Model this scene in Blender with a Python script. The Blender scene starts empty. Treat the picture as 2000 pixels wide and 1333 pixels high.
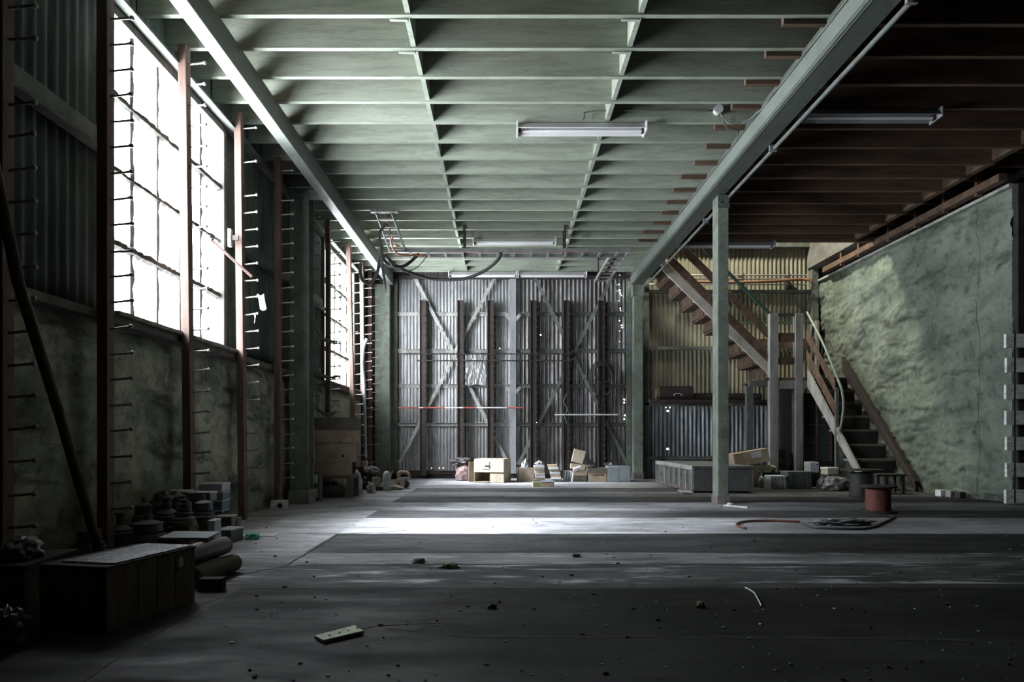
import bpy, bmesh, math, random
from mathutils import Vector, Matrix, noise
random.seed(7)
PI = math.pi
scene = bpy.context.scene
COL = scene.collection

# ------------------------------------------------------------------ camera
CAMH, F, VX, VY = 0.80, 1333.333, 984.0, 856.0
cd = bpy.data.cameras.new('camera'); cam = bpy.data.objects.new('camera', cd); COL.objects.link(cam)
cam.location = (0, 0, CAMH); cam.rotation_euler = (PI / 2, 0, 0)
cd.sensor_width = 36; cd.lens = 24; cd.shift_x = 0.008; cd.shift_y = 0.09475; cd.clip_end = 200
scene.camera = cam

# ------------------------------------------------------------------ world, lamps, exposure
w = bpy.data.worlds.new('world'); scene.world = w; w.use_nodes = True
bg = w.node_tree.nodes['Background']; bg.inputs['Color'].default_value = (0.94, 0.975, 1.0, 1); bg.inputs['Strength'].default_value = 1.0
_n = w.node_tree.nodes; _g = _n.new('ShaderNodeTexCoord'); _s = _n.new('ShaderNodeSeparateXYZ'); _r = _n.new('ShaderNodeMapRange')
_r.inputs['From Min'].default_value = -0.12; _r.inputs['From Max'].default_value = 0.10; _r.inputs['To Min'].default_value = 52.0; _r.inputs['To Max'].default_value = 31.0   # added glow below the horizon to light the joists, overcast sky above
w.node_tree.links.new(_g.outputs['Generated'], _s.inputs[0]); w.node_tree.links.new(_s.outputs['Z'], _r.inputs['Value']); w.node_tree.links.new(_r.outputs[0], bg.inputs['Strength'])
scene.view_settings.view_transform = 'Standard'; scene.view_settings.look = 'None'
scene.view_settings.exposure = 0.0; scene.view_settings.gamma = 1.0; scene.view_settings.use_curve_mapping = False
scene.cycles.max_bounces = 8; scene.cycles.diffuse_bounces = 2; scene.cycles.glossy_bounces = 3
scene.cycles.transparent_max_bounces = 12; scene.cycles.sample_clamp_indirect = 6.0; scene.cycles.use_denoising = True
scene.cycles.caustics_reflective = False; scene.cycles.caustics_refractive = False

def lamp(name, kind, loc, direction, energy, color=(1, 1, 1), **kw):
    l = bpy.data.lights.new(name, kind); l.energy = energy; l.color = color
    for k, v in kw.items():
        if k == 'portal': l.cycles.is_portal = True
        else: setattr(l, k, v)
    o = bpy.data.objects.new(name, l); COL.objects.link(o); o.location = loc
    o.rotation_euler = Vector(direction).to_track_quat('-Z', 'Y').to_euler()
    return o
# bright overcast sky seen high through the two left windows
lamp('soft_sun', 'SUN', (-8, 2, 8), (2.4, 0.95, -2.35), 30.0, (0.93, 0.96, 1.0), angle=math.radians(32))
# daylight reaching in through the two windows
def portal(y0, y1):
    o = lamp('window_portal', 'AREA', (-2.98, (y0 + y1) / 2, 2.74), (1, 0, 0), 1, portal=True, shape='RECTANGLE')
    o.rotation_euler = (PI / 2, 0, -PI / 2); o.data.size = y1 - y0; o.data.size_y = 2.25
portal(4.68, 6.75); portal(10.35, 12.5)
# the skylight of the upper floor above the stairwell
lamp('upper_floor_skylight', 'AREA', (3.6, 12.35, 6.15), (0.6, 0.02, -1), 250, (1.0, 0.95, 0.76), shape='RECTANGLE', size=0.4, size_y=0.3)

# ------------------------------------------------------------------ helpers
def PX(x, Y): return (x - VX) * Y / F
def PZ(y, Y): return CAMH + (VY - y) * Y / F
def FY(y): return CAMH * F / (y - VY)

class MB:
    def __init__(s): s.bm = bmesh.new()
    def box(s, x0, x1, y0, y1, z0, z1):
        return s.obox(((x0 + x1) / 2, (y0 + y1) / 2, (z0 + z1) / 2), (abs(x1 - x0), abs(y1 - y0), abs(z1 - z0)))
    def obox(s, c, d, rot=None):
        m = Matrix.Translation(c)
        if rot is not None: m = m @ (rot if isinstance(rot, Matrix) else E(*rot))
        m = m @ Matrix.Diagonal((d[0], d[1], d[2], 1))
        bmesh.ops.create_cube(s.bm, size=1, matrix=m); return s
    def bar(s, p0, p1, w, h, up=(0, 0, 1)):
        p0 = Vector(p0); p1 = Vector(p1); d = p1 - p0; L = d.length; d.normalize()
        u = Vector(up); sd = d.cross(u); sd.normalize(); u = sd.cross(d)
        R = Matrix((sd, d, u)).transposed().to_4x4()
        return s.obox((p0 + p1) / 2, (w, L, h), R)
    def cyl(s, p0, p1, r, seg=14, r2=None):
        p0 = Vector(p0); p1 = Vector(p1); d = p1 - p0
        m = Matrix.Translation((p0 + p1) / 2) @ d.to_track_quat('Z', 'Y').to_matrix().to_4x4()
        bmesh.ops.create_cone(s.bm, cap_ends=True, segments=seg, radius1=r, radius2=r if r2 is None else r2, depth=d.length, matrix=m); return s
    def tube(s, pts, r, seg=8, closed=False):
        pts = [Vector(p) for p in pts]; n = len(pts); rings = []
        prev = None
        for i, p in enumerate(pts):
            a = pts[i - 1] if (i > 0 or closed) else p; b = pts[(i + 1) % n] if (i < n - 1 or closed) else p
            d = (b - a).normalized()
            if prev is None:
                u = Vector((0, 0, 1)) if abs(d.z) < .9 else Vector((1, 0, 0)); u = (u - d * u.dot(d)).normalized()
            else:
                u = (prev - d * prev.dot(d)).normalized()
            prev = u; v = d.cross(u)
            rr = r[i] if isinstance(r, (list, tuple)) else r
            rings.append([s.bm.verts.new(p + (u * math.cos(2 * PI * k / seg) + v * math.sin(2 * PI * k / seg)) * rr) for k in range(seg)])
        m = n if closed else n - 1
        for i in range(m):
            A, B = rings[i], rings[(i + 1) % n]
            for k in range(seg): s.bm.faces.new((A[k], A[(k + 1) % seg], B[(k + 1) % seg], B[k]))
        if not closed:
            s.bm.faces.new(rings[0][::-1]); s.bm.faces.new(rings[-1])
        return s
    def lathe(s, prof, c=(0, 0, 0), seg=24, rot=None):
        R = (rot if rot is not None else Matrix.Identity(4)); c = Vector(c); rings = []
        for (r, z) in prof:
            if r < 1e-5: rings.append([s.bm.verts.new(c + R @ Vector((0, 0, z)))])
            else: rings.append([s.bm.verts.new(c + R @ Vector((r * math.cos(2 * PI * k / seg), r * math.sin(2 * PI * k / seg), z))) for k in range(seg)])
        for A, B in zip(rings, rings[1:]):
            for k in range(seg):
                if len(A) == 1 and len(B) == 1: continue
                if len(A) == 1: s.bm.faces.new((A[0], B[k], B[(k + 1) % seg]))
                elif len(B) == 1: s.bm.faces.new((A[k], A[(k + 1) % seg], B[0]))
                else: s.bm.faces.new((A[k], A[(k + 1) % seg], B[(k + 1) % seg], B[k]))
        return s
    def prism(s, pts, d):
        A = [s.bm.verts.new(p) for p in pts]; d = Vector(d)
        B = [s.bm.verts.new(Vector(p) + d) for p in pts]; n = len(pts)
        s.bm.faces.new(A[::-1]); s.bm.faces.new(B)
        for i in range(n): s.bm.faces.new((A[i], A[(i + 1) % n], B[(i + 1) % n], B[i]))
        return s
    def surf(s, fn, nu, nv):
        V = [[s.bm.verts.new(fn(i / nu, j / nv)) for j in range(nv + 1)] for i in range(nu + 1)]
        for i in range(nu):
            for j in range(nv): s.bm.faces.new((V[i][j], V[i + 1][j], V[i + 1][j + 1], V[i][j + 1]))
        return s
    def blob(s, c, d, seed=0, amp=.22, sub=4, freq=2.6, flat=True):
        r = bmesh.ops.create_icosphere(s.bm, subdivisions=sub, radius=1); off = Vector((seed * 3.1, seed * 1.7, seed * .9))
        for v in r['verts']:
            p = v.co.copy()
            k = 1 + amp * noise.noise(p * freq + off) + amp * .7 * abs(noise.noise(p * freq * 2.7 + off)) + amp * .25 * noise.noise(p * freq * 7 + off)
            p = p * k
            if flat and p.z < -.6: p.z = -.6 + (p.z + .6) * .08
            zz = (p.z + .62) if flat else p.z
            v.co = Vector((c[0] + p.x * d[0] / 2, c[1] + p.y * d[1] / 2, c[2] + (max(0, zz) * d[2] / 1.62 if flat else zz * d[2] / 2)))
        return s
    def build(s, name, m, parent=None, bevel=0, smooth=False, solid=0, sub=0):
        me = bpy.data.meshes.new(name); bmesh.ops.recalc_face_normals(s.bm, faces=s.bm.faces[:]) 
        s.bm.to_mesh(me); s.bm.free(); me.materials.append(m)
        o = bpy.data.objects.new(name, me); COL.objects.link(o)
        if smooth:
            for p in me.polygons: p.use_smooth = True
            if smooth == 'auto': me.set_sharp_from_angle(angle=math.radians(38))
        if solid:
            md = o.modifiers.new('s', 'SOLIDIFY'); md.thickness = solid; md.offset = 0
        if bevel:
            md = o.modifiers.new('b', 'BEVEL'); md.width = bevel; md.segments = 2; md.limit_method = 'ANGLE'
        if sub:
            md = o.modifiers.new('u', 'SUBSURF'); md.levels = sub; md.render_levels = sub
        if parent is not None:
            o.parent = parent
            # every parent in this file sits un-rotated when its parts are added
            o.matrix_parent_inverse = Matrix.Translation(-wloc(parent))
        return o
def wloc(o):
    v = Vector(o.location)
    p = o.parent
    return v if p is None else v
def E(x, y, z):
    return (Matrix.Rotation(z, 4, 'Z') @ Matrix.Rotation(y, 4, 'Y') @ Matrix.Rotation(x, 4, 'X'))
def tag(o, label=None, cat=None, group=None, kind=None):
    if label: o['label'] = label
    if cat: o['category'] = cat
    if group: o['group'] = group
    if kind: o['kind'] = kind
    return o
def thing(name, loc, label, cat, group=None):
    o = bpy.data.objects.new(name, None); o.empty_display_size = .05; COL.objects.link(o); o.location = loc
    return tag(o, label, cat, group)
def struct(name, mb, m, **kw):
    return tag(mb.build(name, m, **kw), kind='structure')
def one(name, mb, m, label, cat, group=None, **kw):
    return tag(mb.build(name, m, **kw), label, cat, group)
def smoothpts(P, n=8):
    P = [Vector(p) for p in P]; out = []
    Q = [P[0] * 2 - P[1]] + P + [P[-1] * 2 - P[-2]]
    for i in range(1, len(Q) - 2):
        for k in range(n):
            t = k / n; a, b, c, d = Q[i - 1], Q[i], Q[i + 1], Q[i + 2]
            out.append(.5 * ((2 * b) + (c - a) * t + (2 * a - 5 * b + 4 * c - d) * t * t + (3 * b - a - 3 * c + d) * t ** 3))
    out.append(P[-1]); return out

# ------------------------------------------------------------------ materials
def rgb(c): return (c[0], c[1], c[2], 1)
class NT:
    def __init__(s, name):
        s.m = bpy.data.materials.new(name); s.m.use_nodes = True; s.t = s.m.node_tree; s.n = s.t.nodes
        s.b = s.n['Principled BSDF']; s.out = s.n['Material Output']
        s.pos = s.n.new('ShaderNodeNewGeometry').outputs['Position']
    def L(s, a, b): s.t.links.new(a, b); return s
    def mapping(s, sc=(1, 1, 1), rot=(0, 0, 0), loc=(0, 0, 0), src=None):
        k = s.n.new('ShaderNodeMapping'); k.inputs['Scale'].default_value = sc; k.inputs['Rotation'].default_value = rot; k.inputs['Location'].default_value = loc
        s.L(src or s.pos, k.inputs['Vector']); return k.outputs[0]
    def noise(s, scale, vec=None, detail=6, rough=.6, dist=0):
        k = s.n.new('ShaderNodeTexNoise'); k.inputs['Scale'].default_value = scale; k.inputs['Detail'].default_value = detail
        k.inputs['Roughness'].default_value = rough; k.inputs['Distortion'].default_value = dist
        s.L(vec or s.pos, k.inputs['Vector']); return k.outputs['Fac']
    def ramp(s, fac, stops, interp='LINEAR'):
        k = s.n.new('ShaderNodeValToRGB'); cr = k.color_ramp; cr.interpolation = interp
        while len(cr.elements) > 1: cr.elements.remove(cr.elements[-1])
        for i, (p, c) in enumerate(stops):
            e = cr.elements[0] if i == 0 else cr.elements.new(p)
            e.position = p; e.color = rgb(c) if not isinstance(c, (int, float)) else (c, c, c, 1)
        s.L(fac, k.inputs[0]); return k.outputs[0]
    def mix(s, fac, a, b, mode='MIX'):
        k = s.n.new('ShaderNodeMix'); k.data_type = 'RGBA'; k.blend_type = mode
        for sock, v in ((k.inputs[0], fac), (k.inputs[6], a), (k.inputs[7], b)):
            if isinstance(v, (int, float)): sock.default_value = v if sock == k.inputs[0] else (v, v, v, 1)
            elif isinstance(v, tuple): sock.default_value = rgb(v)
            else: s.L(v, sock)
        return k.outputs[2]
    def math(s, op, a, b=0, c=0):
        k = s.n.new('ShaderNodeMath'); k.operation = op
        for i, v in enumerate((a, b, c)):
            if isinstance(v, (int, float)): k.inputs[i].default_value = v
            else: s.L(v, k.inputs[i])
        return k.outputs[0]
    def xyz(s):
        k = s.n.new('ShaderNodeSeparateXYZ'); s.L(s.pos, k.inputs[0]); return k.outputs
    def bump(s, h, strength=.3, dist=.01):
        k = s.n.new('ShaderNodeBump'); k.inputs['Strength'].default_value = strength; k.inputs['Distance'].default_value = dist
        s.L(h, k.inputs['Height']); s.L(k.outputs[0], s.b.inputs['Normal']); return s
    def set(s, col=None, rough=.7, metal=0, spec=.4):
        if col is not None:
            if isinstance(col, tuple): s.b.inputs['Base Color'].default_value = rgb(col)
            else: s.L(col, s.b.inputs['Base Color'])
        if isinstance(rough, (int, float)): s.b.inputs['Roughness'].default_value = rough
        else: s.L(rough, s.b.inputs['Roughness'])
        s.b.inputs['Metallic'].default_value = metal; s.b.inputs['Specular IOR Level'].default_value = spec
        return s
def M(name, c1, c2=None, rough=.75, metal=0, scale=5, stretch=(1, 1, 1), bump=.25, fine=60, dirt=None, dirt_amt=.35, spec=.35):
    k = NT(name); c2 = c2 or tuple(v * .62 for v in c1)
    v = k.mapping(stretch)
    f = k.noise(scale, v, 8, .65)
    col = k.ramp(f, [(.32, c2), (.66, c1)])
    if dirt:
        g = k.noise(scale * 1.7, k.mapping(stretch, loc=(3, 7, 1)), 9, .75, .4)
        col = k.mix(k.ramp(g, [(.5, 0), (.5 + dirt_amt * .4, dirt_amt * 2 if dirt_amt < .5 else 1.0)]), col, dirt)
    k.set(col, rough, metal, spec)
    if bump: k.bump(k.noise(fine, v, 5, .7), bump, .006)
    return k.m

m_joist = M('sage_painted_timber', (.385, .425, .355), (.295, .33, .275), rough=.72, scale=2.0, stretch=(.6, 2, 5), fine=26, bump=.3, dirt=(.09, .095, .07), dirt_amt=.12)
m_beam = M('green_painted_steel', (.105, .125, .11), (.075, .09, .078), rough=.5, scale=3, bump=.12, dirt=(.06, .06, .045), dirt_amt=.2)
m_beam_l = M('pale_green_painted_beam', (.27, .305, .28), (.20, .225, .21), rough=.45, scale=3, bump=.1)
m_col = M('green_painted_column', (.205, .24, .20), (.115, .138, .115), rough=.55, scale=5, bump=.2, dirt=(.09, .06, .04), dirt_amt=.25)
m_brown = M('old_brown_timber', (.15, .095, .064), (.055, .036, .026), rough=.85, scale=2.5, stretch=(.5, 4, 4), fine=40, bump=.4)
m_post = M('red_brown_timber_post', (.17, .105, .088), (.08, .05, .042), rough=.7, scale=4, stretch=(4, 4, .5), fine=40, bump=.3)
m_peg = M('worn_steel_peg', (.42, .39, .36), (.22, .20, .185), rough=.42, metal=.35, scale=30, bump=.2)
m_grey_tim = M('weathered_grey_timber', (.36, .355, .35), (.19, .185, .18), rough=.85, scale=3, stretch=(3, 3, .6), fine=35, bump=.5)
m_stair_brown = M('brown_stair_timber', (.105, .062, .044), (.055, .033, .024), rough=.7, scale=4, fine=45, bump=.3, dirt=(.4, .36, .3), dirt_amt=.06)
m_girt = M('dusty_steel_angle', (.50, .50, .48), (.24, .24, .23), rough=.6, scale=5, bump=.3, dirt=(.06, .05, .045), dirt_amt=.3)
m_dark = M('dark_grime', (.035, .033, .032), (.018, .017, .017), rough=.9)
m_darksteel = M('dark_rusty_steel', (.06, .046, .042), (.026, .021, .02), rough=.65, scale=12, bump=.4)
m_white = M('white_enamel', (.72, .72, .73), (.62, .62, .63), rough=.35, bump=.05)
m_tubeglass = M('unlit_lamp_tube', (.80, .80, .80), (.74, .74, .74), rough=.15, bump=0, spec=.6)
m_galv = M('galvanised_tray', (.42, .43, .44), (.28, .29, .30), rough=.4, metal=.6, scale=9, bump=.1)
m_orange = M('orange_cable', (.50, .20, .13), (.34, .13, .08), rough=.5, bump=0)
m_black = M('black_rubber', (.045, .045, .048), (.03, .03, .032), rough=.45, bump=.05)
m_card = M('brown_cardboard', (.42, .335, .245), (.30, .235, .17), rough=.85, scale=4, bump=.15, dirt=(.12, .09, .07), dirt_amt=.2)
m_card_pale = M('pale_dusty_cardboard', (.52, .45, .35), (.39, .335, .26), rough=.85, scale=4, bump=.15, dirt=(.25, .2, .14), dirt_amt=.15)
m_card_dark = M('dark_dirty_cardboard', (.16, .14, .115), (.085, .072, .06), rough=.9, scale=5, bump=.2)
m_paper = M('dirty_white_paper', (.68, .68, .67), (.5, .5, .5), rough=.8, scale=12, bump=.1)
m_bag = M('grey_plastic_bag', (.42, .42, .43), (.25, .25, .26), rough=.3, scale=8, bump=.3, spec=.6)
m_bag_dark = M('dark_plastic_bag', (.09, .085, .085), (.05, .045, .045), rough=.35, scale=8, bump=.5, spec=.6)
m_bag_pink = M('pinkish_rag_bag', (.30, .25, .25), (.18, .13, .13), rough=.4, scale=9, bump=.4, dirt=(.45, .12, .10), dirt_amt=.3)
m_bluegrey = M('blue_grey_metal', (.34, .38, .40), (.25, .28, .30), rough=.5, metal=.2, scale=5, bump=.1)
m_greymetal = M('grey_green_metal', (.145, .165, .165), (.09, .105, .105), rough=.5, scale=5, bump=.15, dirt=(.14, .07, .04), dirt_amt=.22)
m_binder = M('pale_file_box', (.50, .53, .56), (.40, .43, .46), rough=.6, bump=.05)
m_red = M('red_brown_cable', (.15, .05, .038), (.085, .03, .024), rough=.6, scale=10)
m_redpaint = M('red_paint', (.42, .10, .08), (.28, .07, .06), rough=.6, bump=0)
m_yellowish = M('ochre_fired_clay', (.16, .125, .065), (.09, .07, .04), rough=.8, scale=6)
m_iron = M('black_cast_iron', (.13, .13, .135), (.06, .06, .062), rough=.5, metal=.3, scale=14, bump=.3)
m_iron2 = M('dusty_cast_iron', (.19, .175, .16), (.06, .055, .05), rough=.6, metal=.2, scale=14, bump=.3)
m_rope = M('frayed_rope', (.40, .36, .29), (.25, .22, .18), rough=.95, scale=30, bump=.6)
m_conc = M('pale_concrete', (.34, .345, .33), (.22, .225, .215), rough=.9, scale=6, bump=.4)
m_blackcrate = M('dark_green_plastic', (.085, .10, .095), (.06, .07, .068), rough=.45)
m_green = M('green_plastic', (.12, .50, .30), (.08, .36, .2), rough=.4)
m_boardlid = M('scuffed_black_sheet', (.045, .048, .055), (.03, .032, .036), rough=.5, scale=26, stretch=(1, .6, 1), bump=.6, fine=40, dirt=(.60, .63, .68), dirt_amt=.22, spec=.3)
m_ink = M('dark_ink', (.03, .03, .03), (.03, .03, .03), rough=.8, bump=0)
m_handrail = M('dark_green_rail', (.055, .10, .075), (.035, .065, .05), rough=.45)
m_whiteboard = M('white_painted_plank', (.88, .88, .88), (.70, .70, .69), rough=.75, scale=5, stretch=(1, 1, 3), bump=.3, dirt=(.12, .1, .09), dirt_amt=.18)
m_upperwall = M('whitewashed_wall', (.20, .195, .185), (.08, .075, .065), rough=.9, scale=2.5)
m_moss = M('mossy_box', (.20, .20, .12), (.07, .075, .05), rough=.95, scale=12, bump=.6)

def mat_corr(name, c1, c2, streak, rough, metal, sc=(9, 9, .9), amt=.5, holes=None):
    k = NT(name)
    f = k.noise(2.2, k.mapping((1.2, 1.2, .8)), 6, .6)
    s = k.noise(1.6, k.mapping(sc), 7, .7)
    col = k.mix(k.ramp(s, [(.45, 0), (.62, amt)]), k.ramp(f, [(.35, c2), (.65, c1)]), streak)
    r = k.ramp(s, [(.4, rough * .85), (.65, min(1, rough * 1.5))])
    k.set(col, r, metal, .4)
    k.bump(k.noise(25, k.mapping((1, 1, .4)), 4, .6), .06, .003)
    if holes:
        acc = None
        X, Y, Z = k.xyz()
        for (hx, hz, r) in holes:
            dx = k.math('SUBTRACT', X, hx); dz = k.math('SUBTRACT', Z, hz)
            d = k.math('ADD', k.math('MULTIPLY', dx, dx), k.math('MULTIPLY', dz, dz))
            g = k.math('LESS_THAN', d, r * r)
            acc = g if acc is None else k.math('MAXIMUM', acc, g)
        inv = k.math('SUBTRACT', 1.0, acc); k.L(inv, k.b.inputs['Alpha'])
    return k.m
HY = 13.52
def hole(x, y, r): return (PX(x, HY), PZ(y, HY), r)
holes = [hole(1056, 655, .013), hole(910, 652, .008), hole(976, 681, .008), hole(858, 915, .007), hole(866, 915, .006), hole(843, 915, .005), hole(1048, 826, .006)]
for (x, y, r) in [(1210, 539, .02), (1209, 556, .012), (1210, 568, .02), (1211, 573, .016), (1213, 577, .012), (1209, 588, .006), (1211, 603, .012), (1212, 607, .009), (1210, 627, .009), (1214, 636, .014), (1216, 640, .010), (1210, 647, .007), (1212, 684, .007), (1219, 781, .017), (1219, 787, .017), (1220, 812, .017), (1219, 819, .016), (1209, 613, .006), (1210, 668, .005)]:
    holes.append(hole(x, y, r * .75))
m_door = mat_corr('galvanised_corrugated_sheet', (.62, .63, .64), (.40, .41, .42), (.075, .06, .052), .30, .6, amt=.4, holes=holes)
m_door_r = mat_corr('dirty_galvanised_corrugated_sheet', (.40, .40, .41), (.21, .205, .205), (.07, .052, .046), .32, .5, amt=.7, holes=holes)
holes2 = [hole(1300.5, 790, .008), hole(1308.5, 790, .008), hole(1300.5, 796.5, .008), hole(1308.5, 796.5, .008), hole(1304, 803, .017), hole(1304, 877.5, .02), hole(1257.5, 887, .022), hole(1425, 781, .016), hole(1425, 791, .015)]
m_corr_cream = mat_corr('cream_painted_corrugated_sheet', (.25, .245, .185), (.16, .155, .115), (.10, .085, .05), .55, 0, amt=.5)
m_corr_low = mat_corr('bare_corrugated_sheet', (.30, .33, .36), (.17, .19, .21), (.05, .05, .05), .4, .4, amt=.6, holes=holes2)
m_corr_green = mat_corr('dark_green_corrugated_sheet', (.12, .145, .128), (.072, .088, .078), (.04, .04, .035), .55, 0, amt=.5)

def mat_render_wall(name, base, dark, hi, sc=1.0, slant=.25, joint=None):
    k = NT(name)
    f = k.noise(2.2 * sc, k.mapping((1, .7, 1)), 8, .68, .1)
    g = k.noise(7 * sc, None, 9, .72, .2)
    h = k.noise(1.3 * sc, k.mapping((1, .75, 3.0), rot=(slant, 0, 0)), 6, .6, .4)
    col = k.ramp(f, [(.30, dark), (.5, base), (.72, hi)])
    col = k.mix(k.ramp(g, [(.50, 0), (.70, .75)]), col, tuple(v * .35 for v in dark))
    col = k.mix(k.ramp(h, [(.34, .8), (.46, 0)]), col, tuple(v * .5 for v in dark))
    if joint:
        X_, Y_, Z_ = k.xyz()
        for jy in joint:
            jj = k.math('LESS_THAN', k.math('ABSOLUTE', k.math('SUBTRACT', k.math('ADD', Y_, k.math('MULTIPLY', k.noise(3), .02)), jy)), .0045)
            col = k.mix(jj, col, (.03, .035, .03))
    k.set(col, .9, 0, .2)
    k.bump(k.noise(22, None, 8, .75, .2), .45, .010)
    return k.m
m_wall_l = mat_render_wall('mouldy_green_render', (.28, .295, .23), (.075, .083, .065), (.52, .50, .37), 1.3, 0)
m_wall_r = mat_render_wall('pale_green_roughcast', (.165, .195, .16), (.085, .102, .088), (.24, .27, .215), .9, joint=(8.96, 12.9))

def mat_floor():
    k = NT('worn_concrete_floor'); X, Y, Z = k.xyz()
    wob = k.math('MULTIPLY', k.math('SUBTRACT', k.noise(1.1, k.mapping((.7, 2, 1)), 6, .65), .5), .10)
    Yw = k.math('ADD', Y, wob)
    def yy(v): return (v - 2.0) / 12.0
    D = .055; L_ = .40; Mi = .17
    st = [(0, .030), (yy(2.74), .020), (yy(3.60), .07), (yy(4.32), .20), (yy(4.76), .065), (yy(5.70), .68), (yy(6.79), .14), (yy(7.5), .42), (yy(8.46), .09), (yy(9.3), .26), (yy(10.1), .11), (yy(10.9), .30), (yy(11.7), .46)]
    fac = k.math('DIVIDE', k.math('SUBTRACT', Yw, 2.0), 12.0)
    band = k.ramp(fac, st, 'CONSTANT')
    left = k.ramp(fac, [(0, .03), (yy(3.2), .045), (yy(4.3), .11), (yy(5.4), .42), (yy(6.4), .58), (yy(7.8), .42), (yy(10), .32)])  # glow of the light pool is put into the left floor's tone
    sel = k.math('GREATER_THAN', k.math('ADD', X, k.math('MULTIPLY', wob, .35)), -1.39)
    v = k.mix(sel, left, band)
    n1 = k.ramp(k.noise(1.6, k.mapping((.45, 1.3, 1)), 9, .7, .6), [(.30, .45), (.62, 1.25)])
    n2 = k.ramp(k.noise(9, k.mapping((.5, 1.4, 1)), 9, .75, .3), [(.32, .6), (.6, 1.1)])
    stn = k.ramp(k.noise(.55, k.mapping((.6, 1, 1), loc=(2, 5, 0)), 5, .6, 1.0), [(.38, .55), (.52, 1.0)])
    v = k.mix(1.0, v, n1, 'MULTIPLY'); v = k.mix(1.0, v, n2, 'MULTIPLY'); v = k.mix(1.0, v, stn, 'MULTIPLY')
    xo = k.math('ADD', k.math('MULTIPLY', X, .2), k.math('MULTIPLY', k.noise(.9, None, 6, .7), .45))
    v = k.mix(1.0, v, k.ramp(xo, [(.50, 1.0), (.85, .38)]), 'MULTIPLY')  # grime and shade towards the stairs side, both put into the colour
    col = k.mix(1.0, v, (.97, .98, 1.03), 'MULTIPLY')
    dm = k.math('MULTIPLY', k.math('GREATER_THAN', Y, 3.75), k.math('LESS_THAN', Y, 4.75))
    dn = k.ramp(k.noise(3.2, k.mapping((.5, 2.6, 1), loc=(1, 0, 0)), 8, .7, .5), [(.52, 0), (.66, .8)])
    col = k.mix(k.math('MULTIPLY', dm, dn), col, (.42, .43, .45))  # glints painted into the colour as pale streaks
    rg = k.ramp(k.noise(2.5, k.mapping((.5, 1.5, 1)), 7, .6), [(.35, .5), (.65, .85)])
    k.set(col, rg, 0, .13)
    k.bump(k.noise(14, None, 9, .75), .35, .008)
    return k.m
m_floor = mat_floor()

def mat_pane():
    k = NT('dusty_window_pane'); n = k.n
    tr = n.new('ShaderNodeBsdfTransparent'); tr.inputs[0].default_value = (.96, .97, .98, 1)
    df = n.new('ShaderNodeBsdfTranslucent'); df.inputs[0].default_value = (.75, .77, .78, 1)
    mx = n.new('ShaderNodeMixShader')
    f = k.ramp(k.noise(14, k.mapping((1, 1, .5)), 7, .7), [(.45, .02), (.72, .35)])
    k.L(f, mx.inputs[0]); k.L(tr.outputs[0], mx.inputs[1]); k.L(df.outputs[0], mx.inputs[2]); k.L(mx.outputs[0], k.out.inputs[0])
    return k.m
m_pane = mat_pane()
m_muntin = M('weathered_window_bar', (.13, .125, .115), (.07, .07, .062), rough=.9, scale=20, bump=.5)

# ------------------------------------------------------------------ room shell
LW = -2.75           # left wall plane
RW = 6.2             # right wall plane
BW = 13.5            # back wall plane
JZ = 4.0             # underside of the joists
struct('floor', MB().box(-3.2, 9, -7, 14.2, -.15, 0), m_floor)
cb = MB().box(-3.2, 9, -7, 11.15, 4.25, 4.31); cb.box(-3.2, 2.62, 11.15, 13.75, 4.25, 4.31)
ceiling = struct('ceiling', cb, m_brown)
struct('ceiling', MB().box(-3.4, 9.2, -7, 14.0, 6.3, 6.4), m_dark)  # unseen roof, added to keep sky light out of the upper floor

def corr(fn_axis, a0, a1, z0, z1, pos, pitch, amp, nz=1):
    mb = MB(); n = int((a1 - a0) / pitch * 8)
    def f(u, v):
        a = a0 + (a1 - a0) * u; d = amp * math.sin(2 * PI * a / pitch) + .004 * noise.noise(Vector((a * 3, v * 5, pos)))
        z = z0 + (z1 - z0) * v
        return (a, pos + d, z) if fn_axis == 'x' else (pos + d, a, z)
    return mb.surf(f, n, nz)
# left wall: dwarf wall of green render, dark corrugated sheet above
W1 = (4.70, 6.64); W2 = (10.38, 12.42); WZ = (1.66, 3.82)
wl = MB()
wl.surf(lambda u, v: (LW + .06 + .018 * noise.noise(Vector((u * 40, v * 6, 3))) + .010 * noise.noise(Vector((u * 120, v * 18, 9))) - (.05 * max(0, (v - .93) / .07)) , -7 + 20.6 * u, 1.56 * v), 420, 34)
wl.box(-3.0, LW - .06, -7, 13.7, 0, 1.62)
wl.box(-3.0, LW + .0, -7, 13.7, 1.50, 1.60)
wall_left = struct('wall_left', wl, m_wall_l)
for (a, b, z0, z1) in [(-7, W1[0], 1.5, 6.3), (W1[1], W2[0], 1.5, 6.3), (W2[1], 13.6, 1.5, 6.3), (W1[0], W1[1], WZ[1], 6.3), (W2[0], W2[1], WZ[1], 6.3)]:
    tag(corr('y', a, b, z0, z1, LW - .03, .10, .014, 6).build('cladding', m_corr_green, wall_left, smooth=True, solid=.004))
sill = MB()
sill.box(LW - .02, LW + .13, -7, 13.5, 1.575, 1.63)
sill.build('sill_plate', M('grimy_sill_timber', (.15, .135, .115), (.06, .055, .05), rough=.85, scale=6), wall_left, bevel=.004)
m_girtdark = M('grimy_green_angle', (.17, .185, .165), (.07, .08, .07), rough=.7, scale=6, bump=.4)
for (a, b) in [(-7, W1[0] - .02), (W1[1] + .05, W2[0] - .02), (W2[1] + .05, 13.4)]:
    g = MB().box(LW - .01, LW + .012, a, b, 2.74, 2.9); g.box(LW, LW + .08, a, b, 2.73, 2.75)
    g.build('girt', m_girtdark, wall_left)
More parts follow.
